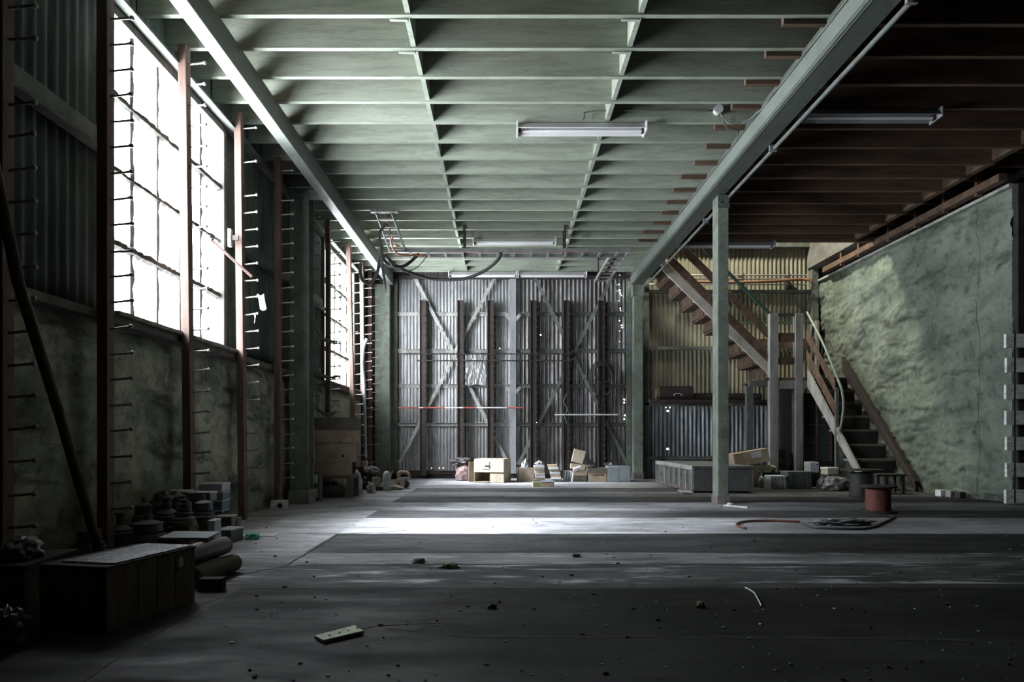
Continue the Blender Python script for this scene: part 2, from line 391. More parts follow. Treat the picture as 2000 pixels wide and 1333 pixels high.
g = MB().box(LW - .01, LW + .02, -7, 13.4, 3.85, 3.97); g.box(LW, LW + .09, -7, 13.4, 3.84, 3.86)
g.build('girt', m_girtdark, wall_left)
# timber studs behind the racks on the near left wall, seen as brown backs
# rear wall and the right hand recess behind the photographer
rw = MB().box(-3.2, 9.2, -7.1, -7, 0, 6.4)
struct('wall_rear', rw, m_corr_green)
wr = MB()
def rwf(u, v):
    Y = 8.32 + (13.62 - 8.32) * u; Z = 3.87 * v
    d = .060 * noise.noise(Vector((Y * 1.3, Z * 3.0 + Y * .4, 1.0))) + .045 * abs(noise.noise(Vector((Y * 2.6, Z * 7.5 + Y * .8, 5.0)))) + .012 * noise.noise(Vector((Y * 10, Z * 14, 2.0)))
    return (RW + .03 - d, Y, Z)
wr.surf(rwf, 260, 190)
wall_right = struct('wall_right', wr, m_wall_r, smooth=True)
MB().box(RW + .04, RW + .35, 8.3, 13.7, 0, 3.87).build('wall_core', m_wall_r, wall_right)
MB().box(RW + .01, RW + .35, 8.24, 8.34, 0, 3.88).build('wall_end', m_dark, wall_right)
MB().box(RW - .06, RW + .3, 8.3, 13.5, 3.86, 3.90).build('top_ledge', m_girt, wall_right, bevel=.005)
struct('wall_recess', MB().box(8.9, 9.1, -7, 13.8, 0, 6.4), m_dark)
struct('wall_recess_rear', MB().box(6.5, 9.0, 9.6, 9.75, 0, 6.4), m_dark)
struct('wall_upper_right', MB().box(6.0, 6.22, 11.0, 13.5, 4.14, 6.3), m_upperwall)
MB_ = MB().box(RW + .36, RW + .42, 8.3, 13.7, 3.85, 6.3)
MB_.box(RW, RW + .5, 13.45, 13.7, 3.7, 6.3).box(RW - .1, 9.1, 13.6, 13.8, 0, 6.4)
struct('light_leak_closer_1', MB_, m_dark)  # added closers that stop daylight leaking in around the right wall
struct('wall_upper_left', MB().box(2.5, 2.62, 11.15, 13.6, 4.31, 6.3), m_upperwall)

# back wall: main sliding doors
mid = PX(1002, BW)
door_l = struct('door_1', corr('x', PX(765, BW), mid, .14, 4.25, BW + .02, .066, .014, 10), m_door, smooth=True)
door_r = struct('door_2', corr('x', mid, PX(1231, BW), .14, 4.25, BW + .02, .083, .017, 10), m_door_r, smooth=True)
struct('wall_back', MB().box(-3.0, PX(765, BW), 13.45, 13.6, 0, 6.3).box(PX(1231, BW), PX(1256, BW) + .04, 13.45, 13.6, 0, 6.3).box(-3, 2.6, 13.5, 13.6, 4.25, 6.3), m_girtdark)
struct('baseboard_back', MB().box(-2.3, 2.6, BW - .01, BW + .1, 0, .13), m_dark)
m_rusty = M('rust_streaked_rail', (.20, .17, .16), (.09, .07, .065), rough=.7, scale=10)
for (p, xa, xb) in ((door_l, 777, 1000), (door_r, 1006, 1226)):
    for y in (614, 686, 754, 829, 922):
        z = PZ(y, BW); a, b = PX(xa, BW), PX(xb, BW)
        g = MB().box(a, b, BW - .07, BW - .0, z + .022, z + .03); g.box(a, b, BW - .024, BW - .012, z - .042, z + .025)
        g.build('girt', m_rusty if y > 900 else (m_girt if p is door_l else m_girtdark), p)
cp = MB().box(PX(996, BW), PX(1008, BW), BW - .09, BW - .02, .1, 4.2)
m_cpost = M('pale_grey_timber', (.31, .325, .335), (.21, .22, .23), rough=.8, scale=4, stretch=(4, 4, .7), bump=.3)
cp.build('centre_post', m_cpost, door_l, bevel=.004)
MB().box(PX(765, BW), PX(777, BW), BW - .08, BW - .0, .1, 4.2).build('edge_post', m_girtdark, door_l)
MB().box(PX(1222, BW), PX(1232, BW), BW - .08, BW - .03, .1, 4.2).build('edge_post', m_girtdark, door_r)
MB().box(-2.3, 2.5, BW - .1, BW - .02, 3.93, 4.0).build('head_rail', m_darksteel, door_l)
def brace(p, x0, y0, x1, y1, m):
    Yb = BW - .03
    MB().bar((PX(x0, Yb), Yb, PZ(y0, Yb)), (PX(x1, Yb), Yb, PZ(y1, Yb)), .012, .062, up=(0.3, 0, 1)).build('diagonal_brace', m, p)
def brace2(p, x0, y0, x1, y1, m):
    Yb = BW - .075; a = Vector((PX(x0, Yb), Yb, PZ(y0, Yb))); b = Vector((PX(x1, Yb), Yb, PZ(y1, Yb)))
    d = (b - a).normalized(); n_ = Vector((-d.z, 0, d.x)) * .033
    MB().prism([a + n_, b + n_, b - n_, a - n_], (0, -.012, 0)).build('diagonal_brace', m, p)
for (x0, y0, x1, y1) in [(810, 543, 885, 690), (966, 543, 888, 690), (887, 695, 780, 905), (889, 700, 994, 910)]:
    brace2(door_l, x0, y0, x1, y1, m_girt)
for (x0, y0, x1, y1) in [(1045, 543, 1117, 690), (1195, 543, 1121, 690), (1117, 700, 1012, 908), (1121, 698, 1226, 910)]:
    brace2(door_r, x0, y0, x1, y1, m_girtdark)
for (x, y, sx) in [(1000, 628, -1), (1004, 628, 1), (1000, 770, -1), (1004, 770, 1)]:
    brace2(door_l, x, y, x + sx * 12, y - 13, m_girt)

# wall behind the stairs
X0 = PX(1256, BW)
wb = struct('wall_back_right', corr('x', X0, RW + .1, PZ(789, BW), 6.3, BW + .02, .083, .014, 8), m_corr_cream, smooth=True)
corr('x', X0, RW + .1, .0, PZ(789, BW), BW + .03, .083, .014, 4).build('lower_cladding', m_corr_low, wb, smooth=True)
for y, dpt in ((571, .09), (681, .06), (790, .1), (895, .08)):
    z = PZ(y, BW); MB().box(X0, RW, BW - dpt, BW, z - .035, z + .03).build('girt', m_girtdark, wb, bevel=.003)
MB().box(X0, RW, BW - .12, BW, 4.55, 4.72).build('girt', m_girtdark, wb)
MB().box(X0 - .02, X0 + .1, BW - .1, BW, 0, 4.25).build('corner_post', m_girtdark, wb)
MB().box(RW - .16, RW - .04, BW - .14, BW, 0, 4.2).build('corner_post', m_girtdark, wb)

# ------------------------------------------------------------------ windows
def window(name, y0, y1, seed):
    rng = random.Random(seed)
    fr = MB()
    z0, z1 = WZ
    X = LW
    fr.box(X - .08, X + .03, y0 - .04, y0 + .01, z0, z1); fr.box(X - .08, X + .03, y1, y1 + .055, z0, z1)
    fr.box(X - .08, X + .03, y0, y1, z1 - .05, z1 + .02); fr.box(X - .08, X + .05, y0 - .04, y1 + .05, z0 - .05, z0 + .015)
    root = struct(name, fr, m_muntin, bevel=.003)
    MB().box(X - .03, X + .16, y0 - .1, y1 + .25, 1.635, 1.66).build('window_sill', M('rotten_sill', (.30, .265, .225), (.14, .12, .10), rough=.85, scale=12, bump=.5), root)
    MB().prism([(X + .03, y0 - .05, z1 + .02), (X + .13, y0 - .05, z1 - .0), (X + .13, y0 - .05, z1 + .015), (X + .03, y0 - .05, z1 + .06)], (0, y1 - y0 + .5, 0)).build('head_flashing', m_girtdark, root)
    nc = 5; w_ = (y1 - y0) / nc; nr = 4; h_ = (z1 - z0 - .05) / nr
    for i in range(1, nc):
        y = y0 + w_ * i; mb = MB(); N = 34
        pts = [(X - .035, y + .003 * rng.uniform(-1, 1), z0 + (z1 - z0) * k / N) for k in range(N + 1)]
        mb.tube(pts, [(.024 if i == 1 else .019) * rng.uniform(.6, 1.5) for _ in pts], 6); mb.build('glazing_bar', m_muntin, root)
    for j in range(1, nr):
        z = z0 + h_ * j; mb = MB(); N = 44
        pts = [(X - .03, y0 + (y1 - y0) * k / N, z + .004 * rng.uniform(-1, 1)) for k in range(N + 1)]
        mb.tube(pts, [(.033 if j != 2 else .024) * rng.uniform(.7, 1.35) for _ in pts], 6); mb.build('glazing_bar', m_muntin, root)
    for i in range(nc):
        for j in range(nr):
            MB().box(X - .052, X - .048, y0 + w_ * i + .004, y0 + w_ * (i + 1) - .004, z0 + h_ * j + .004, z0 + h_ * (j + 1) - .004).build('window_pane', m_pane, root)
    return root
win1 = window('window_1', W1[0], W1[1], 1)
win2 = window('window_2', W2[0], W2[1], 2)

# ------------------------------------------------------------------ joists (parts of the ceiling)
J0, JS = 5.18, .4415
BL, BR = -2.154, 2.465
drip = MB()
for n in range(-13, 19):
    y = J0 + JS * n
    jit = random.uniform(-.006, .006)
    if y < 13.45:
        MB().box(LW - .02, 2.75, y - .022, y + .024, JZ + jit, 4.25).build('joist', m_joist, ceiling)
    if y + .09 < 11.1:
        MB().box(2.18 + random.uniform(-.05, .05), 5.66, y + .03, y + .075, JZ - .038 + jit, 4.25).build('joist', m_brown, ceiling)
        if n > -3: MB().box(5.66, RW + .3, y + .03, y + .06, JZ + .10, 4.25).build('joist', m_brown, ceiling)
    for bx in (-.73, 1.04):
        if n > -4 and y + JS < 13.45:
            o = random.uniform(-.012, .012)
            MB().box(bx - .02 + o, bx + .02 + o, y + .024, y + JS - .022, JZ + .012, 4.24).build('blocking', m_joist, ceiling)
            if n in (0, 1):
                MB().bar((bx - .14, y + .04, JZ + .02), (bx + .0, y + .03, JZ - .05 + .06), .03, .05).build('strut', m_joist, ceiling)
MB().box(5.62, 5.70, -3, 11.1, JZ - .01, 4.25).build('trimmer', m_brown, ceiling)
MB().box(2.65, 6.2, 11.08, 11.14, JZ - .01, 4.3).build('trimmer', m_brown, ceiling)
MB().box(6.02, 6.12, 8.3, 12.9, 3.93, 4.02).build('ledger', m_brown, wall_right)
for y in (8.7, 9.35, 10.0, 10.7, 11.6, 12.2): MB().box(6.03, 6.10, y, y + .05, 3.89, 4.2).build('stud', m_brown, wall_right)

# main beams and columns
bt = thing('steel_beam', (-2.2, 3, 3.78), 'long pale green painted beam under the joists beside the left windows', 'beam')
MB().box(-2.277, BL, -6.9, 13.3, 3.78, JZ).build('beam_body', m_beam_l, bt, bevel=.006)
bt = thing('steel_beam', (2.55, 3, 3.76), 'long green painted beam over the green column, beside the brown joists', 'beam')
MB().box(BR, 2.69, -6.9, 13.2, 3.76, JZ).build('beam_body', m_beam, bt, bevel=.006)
MB().prism([(2.445, -6.9, 3.905), (2.470, -6.9, 3.765), (2.49, -6.9, 3.757), (2.50, -6.9, 3.91)], (0, 20.1, 0)).build('lower_flange', M('green_flange_lit', (.17, .195, .172), (.13, .15, .134), rough=.45), bt)  # same paint as the beam; brighter light on the flange is in its colour
pc = thing('conduit_pipe', (2.74, 3, 3.74), 'grey conduit pipe clipped along the outer side of the right green beam', 'pipe')
MB().cyl((2.74, -3, 3.735), (2.74, 13.1, 3.735), .02).build('pipe_body', m_greymetal, pc, smooth='auto')
for y in (3.6, 4.55, 6.9, 9.2, 11.5): MB().box(2.69, 2.765, y, y + .03, 3.705, 3.77).build('clip', m_galv, pc)

def column(name, x0, x1, y0, y1, z, label, base=None):
    t = thing(name, ((x0 + x1) / 2, (y0 + y1) / 2, 0), label, 'column')
    b = MB(); th = .014
    b.box(x0, x1, y0, y0 + th, 0, z); b.box(x0, x1, y1 - th, y1, 0, z); b.box((x0 + x1) / 2 - .006, (x0 + x1) / 2 + .006, y0, y1, 0, z)
    return t, b
# free standing column (closed side plates as seen)
t = thing('steel_column', (2.67, 8.4, 0), 'free-standing green steel column in front of the stairs', 'column')
MB().box(2.604, 2.735, 8.3, 8.52, .0, 3.76).build('shaft', m_col, t, bevel=.006)
MB().box(2.595, 2.745, 8.29, 8.53, 0, .09).build('base_sleeve', m_rusty, t)
t = MB().box(2.60, 2.74, 8.285, 8.30, 3.60, 3.755).build('cleat', m_beam, t)
for x in (2.625, 2.71): MB().cyl((x, 8.27, 3.66), (x, 8.29, 3.66), .012, 6).build('bolt', m_beam, t)
t = thing('steel_column', (-2.5, 8.5, 0), 'dark green steel column against the left wall between the two windows', 'column')
MB().box(-2.62, -2.39, 8.35, 8.37, 0.12, 3.8).box(-2.52, -2.50, 8.35, 8.6, .12, 3.8).box(-2.62, -2.39, 8.58, 8.6, .12, 3.8).build('shaft', m_col, t, bevel=.003)
MB().box(-2.415, -2.385, 8.34, 8.36, .1, 3.8).build('flange_edge', m_col, t)
MB().box(-2.64, -2.37, 8.33, 8.62, 0, .16).build('concrete_plinth', m_conc, t, bevel=.01)
MB().box(-2.62, -2.2, 8.40, 8.55, 3.78, 3.86).build('bracket', m_beam_l, t)
t = thing('steel_column', (-2.35, 13.2, 0), 'green steel column in the far left corner beside the sliding doors', 'column')
MB().box(PX(732, 13.2), PX(761, 13.2), 13.2, 13.4, 0, 3.78).build('shaft', m_col, t, bevel=.005)
t = thing('steel_column', (2.6, 13.2, 0), 'pale green steel column right of the sliding doors at the back', 'column')
MB().box(PX(1238, 13.2), PX(1256, 13.2), 13.2, 13.4, .12, 3.76).build('shaft', m_col, t, bevel=.005)
MB().box(PX(1237, 13.2), PX(1257, 13.2), 13.18, 13.42, 0, .14).build('rusty_foot', m_rusty, t)
MB().box(PX(1236, 13.2), PX(1258, 13.2), 13.17, 13.42, 3.55, 3.76).build('cap_plate', m_col, t)

# ------------------------------------------------------------------ peg racks along the left wall
PEGS = {}
pegmb = MB()
pegmb.tube([(0, 0, 0), (.045, 0, .002), (.13, 0, .010), (.142, 0, .011)], .0078, 8)
pegmb.lathe([(0, -.012), (.010, -.011), (.0145, -.004), (.0145, .004), (.010, .011), (0, .012)], (.148, 0, .0115), 10, Matrix.Rotation(PI / 2, 4, 'Y'))
bmesh.ops.recalc_face_normals(pegmb.bm, faces=pegmb.bm.faces[:])
peg_me = bpy.data.meshes.new('peg'); pegmb.bm.to_mesh(peg_me); peg_me.materials.append(m_peg)
for p in peg_me.polygons: p.use_smooth = True
posts = [(3.45, 'peg rack post at the far left edge, its lower part behind the leaning pole', 0, 0),
         (4.36, 'dark peg rack post at the near edge of the big window', 0, 0),
         (5.50, 'reddish peg rack post standing in front of the far half of the big window', .03, .02),
         (6.65, 'reddish peg rack post just past the big window, plastic scrap on one peg', .03, .01),
         (7.72, 'dark peg rack post in shadow between the reddish ones and the green column', 0, 0),
         (8.85, 'peg rack post mostly hidden behind the green column on the left wall', 0, 0),
         (9.93, 'dark peg rack post at the near edge of the far window, rope rags on it', 0, 0),
         (11.15, 'pale lit leaning peg rack post in front of the far window', -.02, .12),
         (12.30, 'peg rack post past the far window with a curved hose on it', 0, .03),
         (13.05, 'last peg rack post, in the dark far left corner', 0, 0)]
for (Y, lab, top, bot) in posts:
    t = thing('peg_rack_post', (-2.58, Y, 0), lab, 'rack post', 'peg rack posts along the left wall')
    xl = -2.60; zt = 3.98
    MB().prism([(xl + bot, Y, 0), (xl + .066 + bot, Y, 0), (xl + .066 - top, Y, zt), (xl - top, Y, zt)], (0, .085, 0)).build('post', m_post, t, bevel=.003)
    for k in range(22):
        z = .34 + k * .1665
        if z > 3.9: break
        if random.random() < .03: continue
        f = z / zt; x = xl + .05 + bot * (1 - f) - top * f
        o = bpy.data.objects.new('peg', peg_me); COL.objects.link(o); o.parent = t; o.matrix_parent_inverse = Matrix.Translation((2.58, -Y, 0))
        o.location = (x, Y + .045, z + random.uniform(-.004, .004)); PEGS[(Y, k)] = Vector(o.location); o.rotation_euler = (0, random.uniform(-.035, .03), random.uniform(-.06, .06))

# leaning pole
pl = MB(); pl.tube([Vector((-2.24, 3.85, .01)), Vector((-2.318, 3.553, .943)), Vector((-2.378, 3.343, 1.564)), Vector((-2.41, 3.228, 2.09)), Vector((-2.43, 3.15, 2.52))], [.024, .026, .027, .026, .024], 10)
one('wooden_pole', pl, m_brown, 'long brown wooden pole leaning on the pegs at the near left', 'pole', smooth=True)

# window stay on the first window
t = thing('window_stay', (-2.6, 6.4, 2.6), 'old brown window stay rod with catch hanging by the big window', 'window fitting')
a = (PX(405, 6.45), 6.45, PZ(462, 6.45)); b = (PX(492, 6.6), 6.6, PZ(541, 6.6))
MB().bar(a, b, .02, .02).build('rod', m_post, t)
MB().box(PX(446, 6.6), PX(452, 6.6), 6.58, 6.62, PZ(482, 6.6), PZ(448, 6.6)).build('catch_plate', m_white, t)
MB().cyl((a[0] - .02, a[1], a[2] + .03), (a[0] + .05, a[1], a[2] - .03), .018, 10).build('hinge_barrel', m_darksteel, t)
MB().box(PX(452, 6.6), PX(466, 6.6), 6.59, 6.61, PZ(470, 6.6), PZ(460, 6.6)).build('latch', m_darksteel, t)

# ------------------------------------------------------------------ lights on the ceiling (all off)
def fluoro(x0, x1, y, z, label, m=None):
    t = thing('fluorescent_light', ((x0 + x1) / 2, y, z + .10), label, 'ceiling light')
    m = m or m_white
    h = MB(); h.prism([(x0, y - .10, z + .015), (x0, y - .045, z + .085), (x0, y + .045, z + .085), (x0, y + .10, z + .015), (x0, y + .095, z + .01), (x0, y + .04, z + .055), (x0, y - .04, z + .055), (x0, y - .095, z + .01)], (x1 - x0, 0, 0))
    rf = h.build('reflector', m, t)
    MB().cyl((x0 + .03, y, z + .02), (x1 - .03, y, z + .02), .014).build('tube', m_tubeglass, t, smooth='auto')
    for x in (x0, x1 - .018): MB().box(x, x + .018, y - .102, y + .102, z - .005, z + .09).build('end_cap', m, t, bevel=.004)
    for x in (x0 + .02, x1 - .045): MB().box(x, x + .025, y - .02, y + .02, z, z + .05).build('lampholder', m_darksteel, rf)
fluoro(PX(1009, 6.9), PX(1263, 6.9), 6.94, 3.90, 'white fluorescent batten in the middle of the green ceiling')
fluoro(PX(924, 10.9), PX(1086, 10.9), 10.92, 3.90, 'white fluorescent batten above the cable tray')
fluoro(PX(876, 13.1), PX(1010.5, 13.1), 13.12, 3.90, 'left one of the two battens over the sliding doors')
fluoro(PX(1011.5, 13.1), PX(1146, 13.1), 13.12, 3.90, 'right one of the two battens over the sliding doors')
m_dimmetal = M('dull_grey_enamel', (.30, .31, .32), (.22, .23, .24), rough=.4)
fluoro(PX(1566, 6.55), PX(1833, 6.55), 6.57, 3.862, 'grey fluorescent batten under the brown joists, nearest on the right', m_dimmetal)
fluoro(PX(1330, 10.9), PX(1514, 10.9), 10.97, 3.862, 'grey fluorescent batten behind the column, at the stairwell edge', m_dimmetal)

# junction box and wiring
t = thing('junction_box', (PX(1402, 6.9), 6.9, 4.08), 'white junction box on a green joist near the right beam', 'junction box')
MB().cyl((PX(1402, 6.9), 6.86, PZ(216, 6.9)), (PX(1402, 6.9), 6.92, PZ(216, 6.9)), .045, 20).build('box_body', m_white, t)
def cable(name, pts, r, m, label, cat='cable', n=8):
    return one(name, MB().tube(smoothpts(pts, n), r, 8), m, label, cat, smooth=True)
def pp(x, y, Y): return (PX(x, Y), Y, PZ(y, Y))
cable('electric_cable', [pp(1139, 234, 6.87), pp(1141, 229, 6.87), pp(1146, 219, 6.87), pp(1200, 216, 6.87), pp(1300, 216, 6.87), pp(1392, 216, 6.87)], .008, m_girtdark, 'thin cable along a joist from the middle batten to the junction box')
cable('electric_cable', [(2.165, 6.83, 4.05), (2.25, 6.80, 3.94), (2.38, 6.76, 3.93), (2.449, 6.5, 3.926)] + [(2.449, 6.2 - .35 * k, 3.926 + .003 * (-1) ** k) for k in range(6)], .008, m_girtdark, 'thin wavy cable climbing along the inner side of the right beam')
cable('electric_cable', [(2.18, 6.87, 4.05), (2.26, 6.90, 3.938), (2.38, 6.95, 3.93), (2.449, 7.2, 3.926)] + [(2.449, 7.6 + .43 * k, 3.926 + .003 * (-1) ** k) for k in range(7)], .007, m_girtdark, 'thin cable following the inner side of the right beam to the back')

# ------------------------------------------------------------------ cable tray
t = thing('cable_tray', (0, 10.5, 3.68), 'grey galvanised ladder cable tray hung across the ceiling near the doors', 'cable tray')
TZ = 3.66
def rail(a, b): MB().bar(a, b, .014, .06).build('side_rail', m_galv, t)
rail((-1.72, 10.38, TZ), (1.92, 10.38, TZ)); rail((-1.72, 10.70, TZ), (1.92, 10.70, TZ))
for k in range(13):
    x = -1.45 + k * .265; MB().box(x, x + .035, 10.38, 10.70, TZ - .025, TZ - .005).build('rung', m_galv, t)
rail((-1.79, 9.56, 3.96), (-1.74, 10.40, TZ)); rail((-1.57, 9.56, 3.96), (-1.50, 10.40, TZ))
for k in range(5):
    q = (k + .6) / 5; y = 9.56 + .84 * q; z = 3.96 - (3.96 - TZ) * q
    MB().box(-1.79 + .05 * q, -1.57 + .07 * q, y, y + .03, z - .03, z - .012).build('rung', m_galv, t)
rail((1.66, 10.70, TZ), (1.66, 12.45, TZ)); rail((1.90, 10.38, TZ), (1.90, 12.45, TZ))
for k in range(6):
    y = 10.95 + k * .28; MB().box(1.66, 1.90, y, y + .035, TZ - .025, TZ - .005).build('rung', m_galv, t)
MB().box(-1.86, -1.48, 9.50, 9.58, 3.95, 3.998).build('end_plate', m_girt, t)
for x in (-.62, .92): MB().box(x, x + .03, 10.40, 10.42, TZ, JZ + .05).box(x, x + .03, 10.66, 10.68, TZ, JZ + .05).build('hanger', m_darksteel, t)
MB().box(1.68, 1.70, 12.2, 12.23, TZ, JZ + .05).build('hanger', m_darksteel, t)
cable('orange_cable', [(-1.68, 9.62, 3.955), (-1.67, 9.85, 3.873), (-1.66, 10.1, 3.783), (-1.63, 10.31, 3.722), (-1.58, 10.42, 3.716), (-1.46, 10.51, 3.676), (-.8, 10.54, 3.672), (0, 10.54, 3.672), (1.0, 10.55, 3.672), (1.6, 10.54, 3.672)], .012, m_orange, 'orange cable lying in the hanging cable tray')
cable('orange_cable', [(-1.66, 9.95, 3.75), (-1.66, 10.2, 3.64), (-1.60, 10.34, 3.59), (-1.45, 10.42, 3.592), (-1.2, 10.5, 3.612)], .012, m_orange, 'orange cable end looping under the tray corner')
cable('red_cable', [(1.78, 10.75, 3.688), (1.785, 11.6, 3.688), (1.78, 12.45, 3.688)], .03, m_red, 'dark red cable bundle lying in the right branch of the tray')
cable('rubber_hose', [pp(979, 492, 10.5), pp(972, 508, 10.55), pp(945, 530, 10.7), pp(905, 545, 10.8), pp(850, 546, 10.9), pp(805, 534, 10.8), pp(775, 520, 10.5), pp(752, 500, 10.1)], .026, m_black, 'thick black hose sagging under the cable tray in a long curve', 'hose')
cable('rubber_hose', [pp(818, 496, 10.5), pp(800, 513, 10.5), pp(785, 521, 10.45), pp(768, 519, 10.3), pp(752, 512, 10.0), pp(744, 490, 9.7)], .026, m_black, 'thick black hose in a short curve under the tray corner', 'hose')
cable('electric_cable', [pp(837, 497, 10.5), pp(815, 522, 10.5), pp(790, 531, 10.4), pp(768, 522, 10.2), pp(755, 500, 9.9)], .007, m_girtdark, 'thin grey cable drooping from the tray beside the thick hoses')
cable('rubber_hose', [pp(745, 478, 9.6), pp(741, 510, 9.6), pp(736, 535, 9.55), pp(724, 553, 9.5), pp(710, 550, 9.4), pp(704, 535, 9.35), pp(703, 515, 9.3)], .024, m_greymetal, 'grey hose hanging in a loop below the end of the left beam', 'hose')
cable('rubber_hose', [(-1.665, 9.68, 3.85), pp(742, 455, 9.56), pp(744, 486, 9.5), pp(747, 520, 9.5), pp(751, 548, 9.5), pp(754, 570, 9.5)], [.02] * 33 + [.02, .018, .015, .012, .010, .008, .006, .005], m_greymetal, 'grey hose end pointing straight down beside the hanging loop', 'hose')

# ------------------------------------------------------------------ toothed racks and bars on the doors
tooth_label = ['leftmost', 'second from left', 'third from left', 'first right of the pale centre post', 'second right of the centre post', 'rightmost, behind the wire coil']
for i, x in enumerate((826, 899.5, 958, 1041.5, 1106, 1175)):
    Yr = 13.33
    t = thing('toothed_rack', (PX(x, Yr), Yr, .1), 'dark toothed steel rack on the sliding doors, ' + tooth_label[i], 'rack', 'toothed racks on the doors')
    a, b = PX(x - 6, Yr), PX(x + 6, Yr)
    MB().box(a, b, Yr, Yr + .04, .06, PZ(587, Yr)).box(a, a + .012, Yr - .03, Yr + .14, .06, PZ(587, Yr)).build('upright', m_darksteel, t)
    for k in range(26):
        z = .25 + k * .128
        if z < PZ(595, Yr):
            s_ = 1 if i < 4 else -1
            MB().prism([(b - .02, Yr - .035, z), (b + .022, Yr - .035, z + .02), (b + .015, Yr - .035, z + .045), (b - .03, Yr - .035, z + .035)], (0, .03, 0)).build('tooth', m_darksteel, t)
def rod(name, x0, x1, y, m, lab, Y=13.28, r=.011):
    return one(name, MB().cyl(pp(x0, y, Y), pp(x1, y, Y), r), m, lab, 'rod')
rod('steel_rod', 790, 1118, 692, m_darksteel, 'dark thin rod lying across the racks, upper of two')
rod('steel_rod', 815, 1116, 705, m_darksteel, 'dark thin rod lying across the racks, lower of two')
t = thing('survey_pole', pp(900, 797, 13.2), 'red and white striped pole lying across the racks', 'pole')
t = MB().cyl(pp(777, 797, 13.279), pp(1022, 797, 13.279), .013).build('shaft', m_paper, t)
for (a, b) in ((777, 818), (826, 868), (990, 1022), (905, 930)): MB().cyl(pp(a, 797, 13.279), pp(b, 797, 13.279), .0145).build('red_band', m_redpaint, t)
rod('white_rod', 1083, 1207, 810.5, m_white, 'short white rod lying across the racks on the right', Y=13.275, r=.016)
def ring(x, y, rx, ry, Y, ph): return [(PX(x + rx * math.cos(a), Y), Y + .003 * math.sin(3 * a + ph), PZ(y + ry * math.sin(a), Y)) for a in [2 * PI * k / 36 for k in range(36)]]
mb = MB()
for k in range(4): mb.tube(ring(1175 + k * .8, 739 + k, 25 - k, 34 - k, 13.15 - .012 * k, k), .009, 6, True)
mb.tube(ring(1178, 730, 17, 17, 13.088, 2), .009, 6, True)
one('wire_coil', mb, m_black, 'black wire coil hanging on the right of the sliding doors', 'wire coil', smooth=True)
MB().cyl((PX(1175, 13.15), 13.30, 2.208), (PX(1175, 13.15), 13.103, 2.208), .006, 8).build('hook', m_darksteel, [o for o in bpy.data.objects if o.name.startswith('toothed_rack')][-1])
cable('green_rope', [pp(1107, 770, 13.245), pp(1101, 785, 13.245), pp(1108, 800, 13.245), pp(1103, 812, 13.245), pp(1107, 828, 13.245)], .008, M('green_rope_fibre', (.12, .26, .2), (.08, .18, .14)), 'green rope hanging over the white rod', 'rope')
one('crumpled_foil_sheet', MB().surf(lambda u, v: (-.752 + .42 * u, 13.35 + .010 * noise.noise(Vector((u * 7, v * 3 + u * 2, 2))) + .008 * noise.noise(Vector((u * 19, v * 8, 4))), PZ(690 + 62 * v + 1.5 * math.sin(u * 9), 13.25)), 50, 40),
    M('crumpled_foil', (.40, .41, .42), (.2, .2, .21), rough=.38, metal=.4), 'crumpled shiny sheet hung between the second and third toothed racks', 'sheet', smooth=True, solid=.003)

# ------------------------------------------------------------------ stairs
t = thing('staircase', (4.9, 12.3, 0), 'weathered timber staircase turning at a landing by the pale green wall', 'staircase')
N0, N1 = 12.3, 13.12        # near and far side of the upper flight
LZ = 1.88
for k in range(1, 10):
    z = LZ + .222 * k + .03; xr = 4.72 - .2185 * (k - 1)
    MB().box(xr - .2185, xr + .02, N0 + .04, N1, z - .035, z).build('tread', m_stair_brown, t)
    MB().box(xr - .018, xr, N0 + .04, N1, z - .222, z - .035).build('riser', m_stair_brown, t)
def slopebar(x0, y0, x1, y1, Y, th, dz, m, name='stringer'):
    # parallelogram board between two picture heights of its upper edge at depth Y
    a = Vector((PX(x0, Y), Y, PZ(y0, Y))); b = Vector((PX(x1, Y), Y, PZ(y1, Y))); d = Vector((0, 0, -dz))
    MB().prism([a, b, b + d, a + d], (0, th, 0)).build(name, m, t, bevel=.003)
slopebar(1294, 505, 1502, 709, N0, .045, .21, M('pale_stringer_timber', (.52, .48, .43), (.33, .30, .27), rough=.8, scale=5, bump=.3))
slopebar(1294, 505, 1502, 709, N1, .045, .30, m_grey_tim)
slopebar(1306, 493, 1504, 690, N0 - .02, .03, .20, m_stair_brown, 'guard_board')
slopebar(1334, 475, 1504, 645, N0 - .02, .03, .19, m_stair_brown, 'guard_board')
MB().bar(pp(1364, 475, N0), pp(1504, 614, N0), .05, .05).build('handrail', m_handrail, t)
# landing
MB().box(4.66, 6.12, 12.2, 13.4, LZ - .05, LZ).build('landing_deck', m_stair_brown, t)
MB().box(4.42, 4.75, 12.28, 12.36, LZ - .15, LZ - .05).build('bearer', m_greymetal, t)
MB().box(4.75, 5.45, 12.2, 12.24, LZ - .2, LZ - .05).build('bearer', m_grey_tim, t)
MB().box(4.47, 4.59, 12.55, 12.65, 0, LZ - .12).build('landing_leg', m_greymetal, t)
for (xa, xb) in ((1503, 1520), (1553, 1568)):
    MB().box(PX(xa, 12.2), PX(xb, 12.2), 12.18, 12.30, 0, PZ(613, 12.2)).build('newel_post', m_grey_tim, t, bevel=.006)
MB().box(PX(1519, 12.2), PX(1553, 12.2), 12.21, 12.25, PZ(618, 12.2), PZ(612, 12.2)).build('handrail', m_handrail, t)
MB().box(4.3, 6.1, 13.3, 13.33, PZ(633, 13.3), PZ(628, 13.3)).build('handrail', m_handrail, t)
MB().box(4.72, 6.1, 13.25, 13.28, PZ(680, 13.25), PZ(662, 13.25)).build('guard_board', m_stair_brown, t)
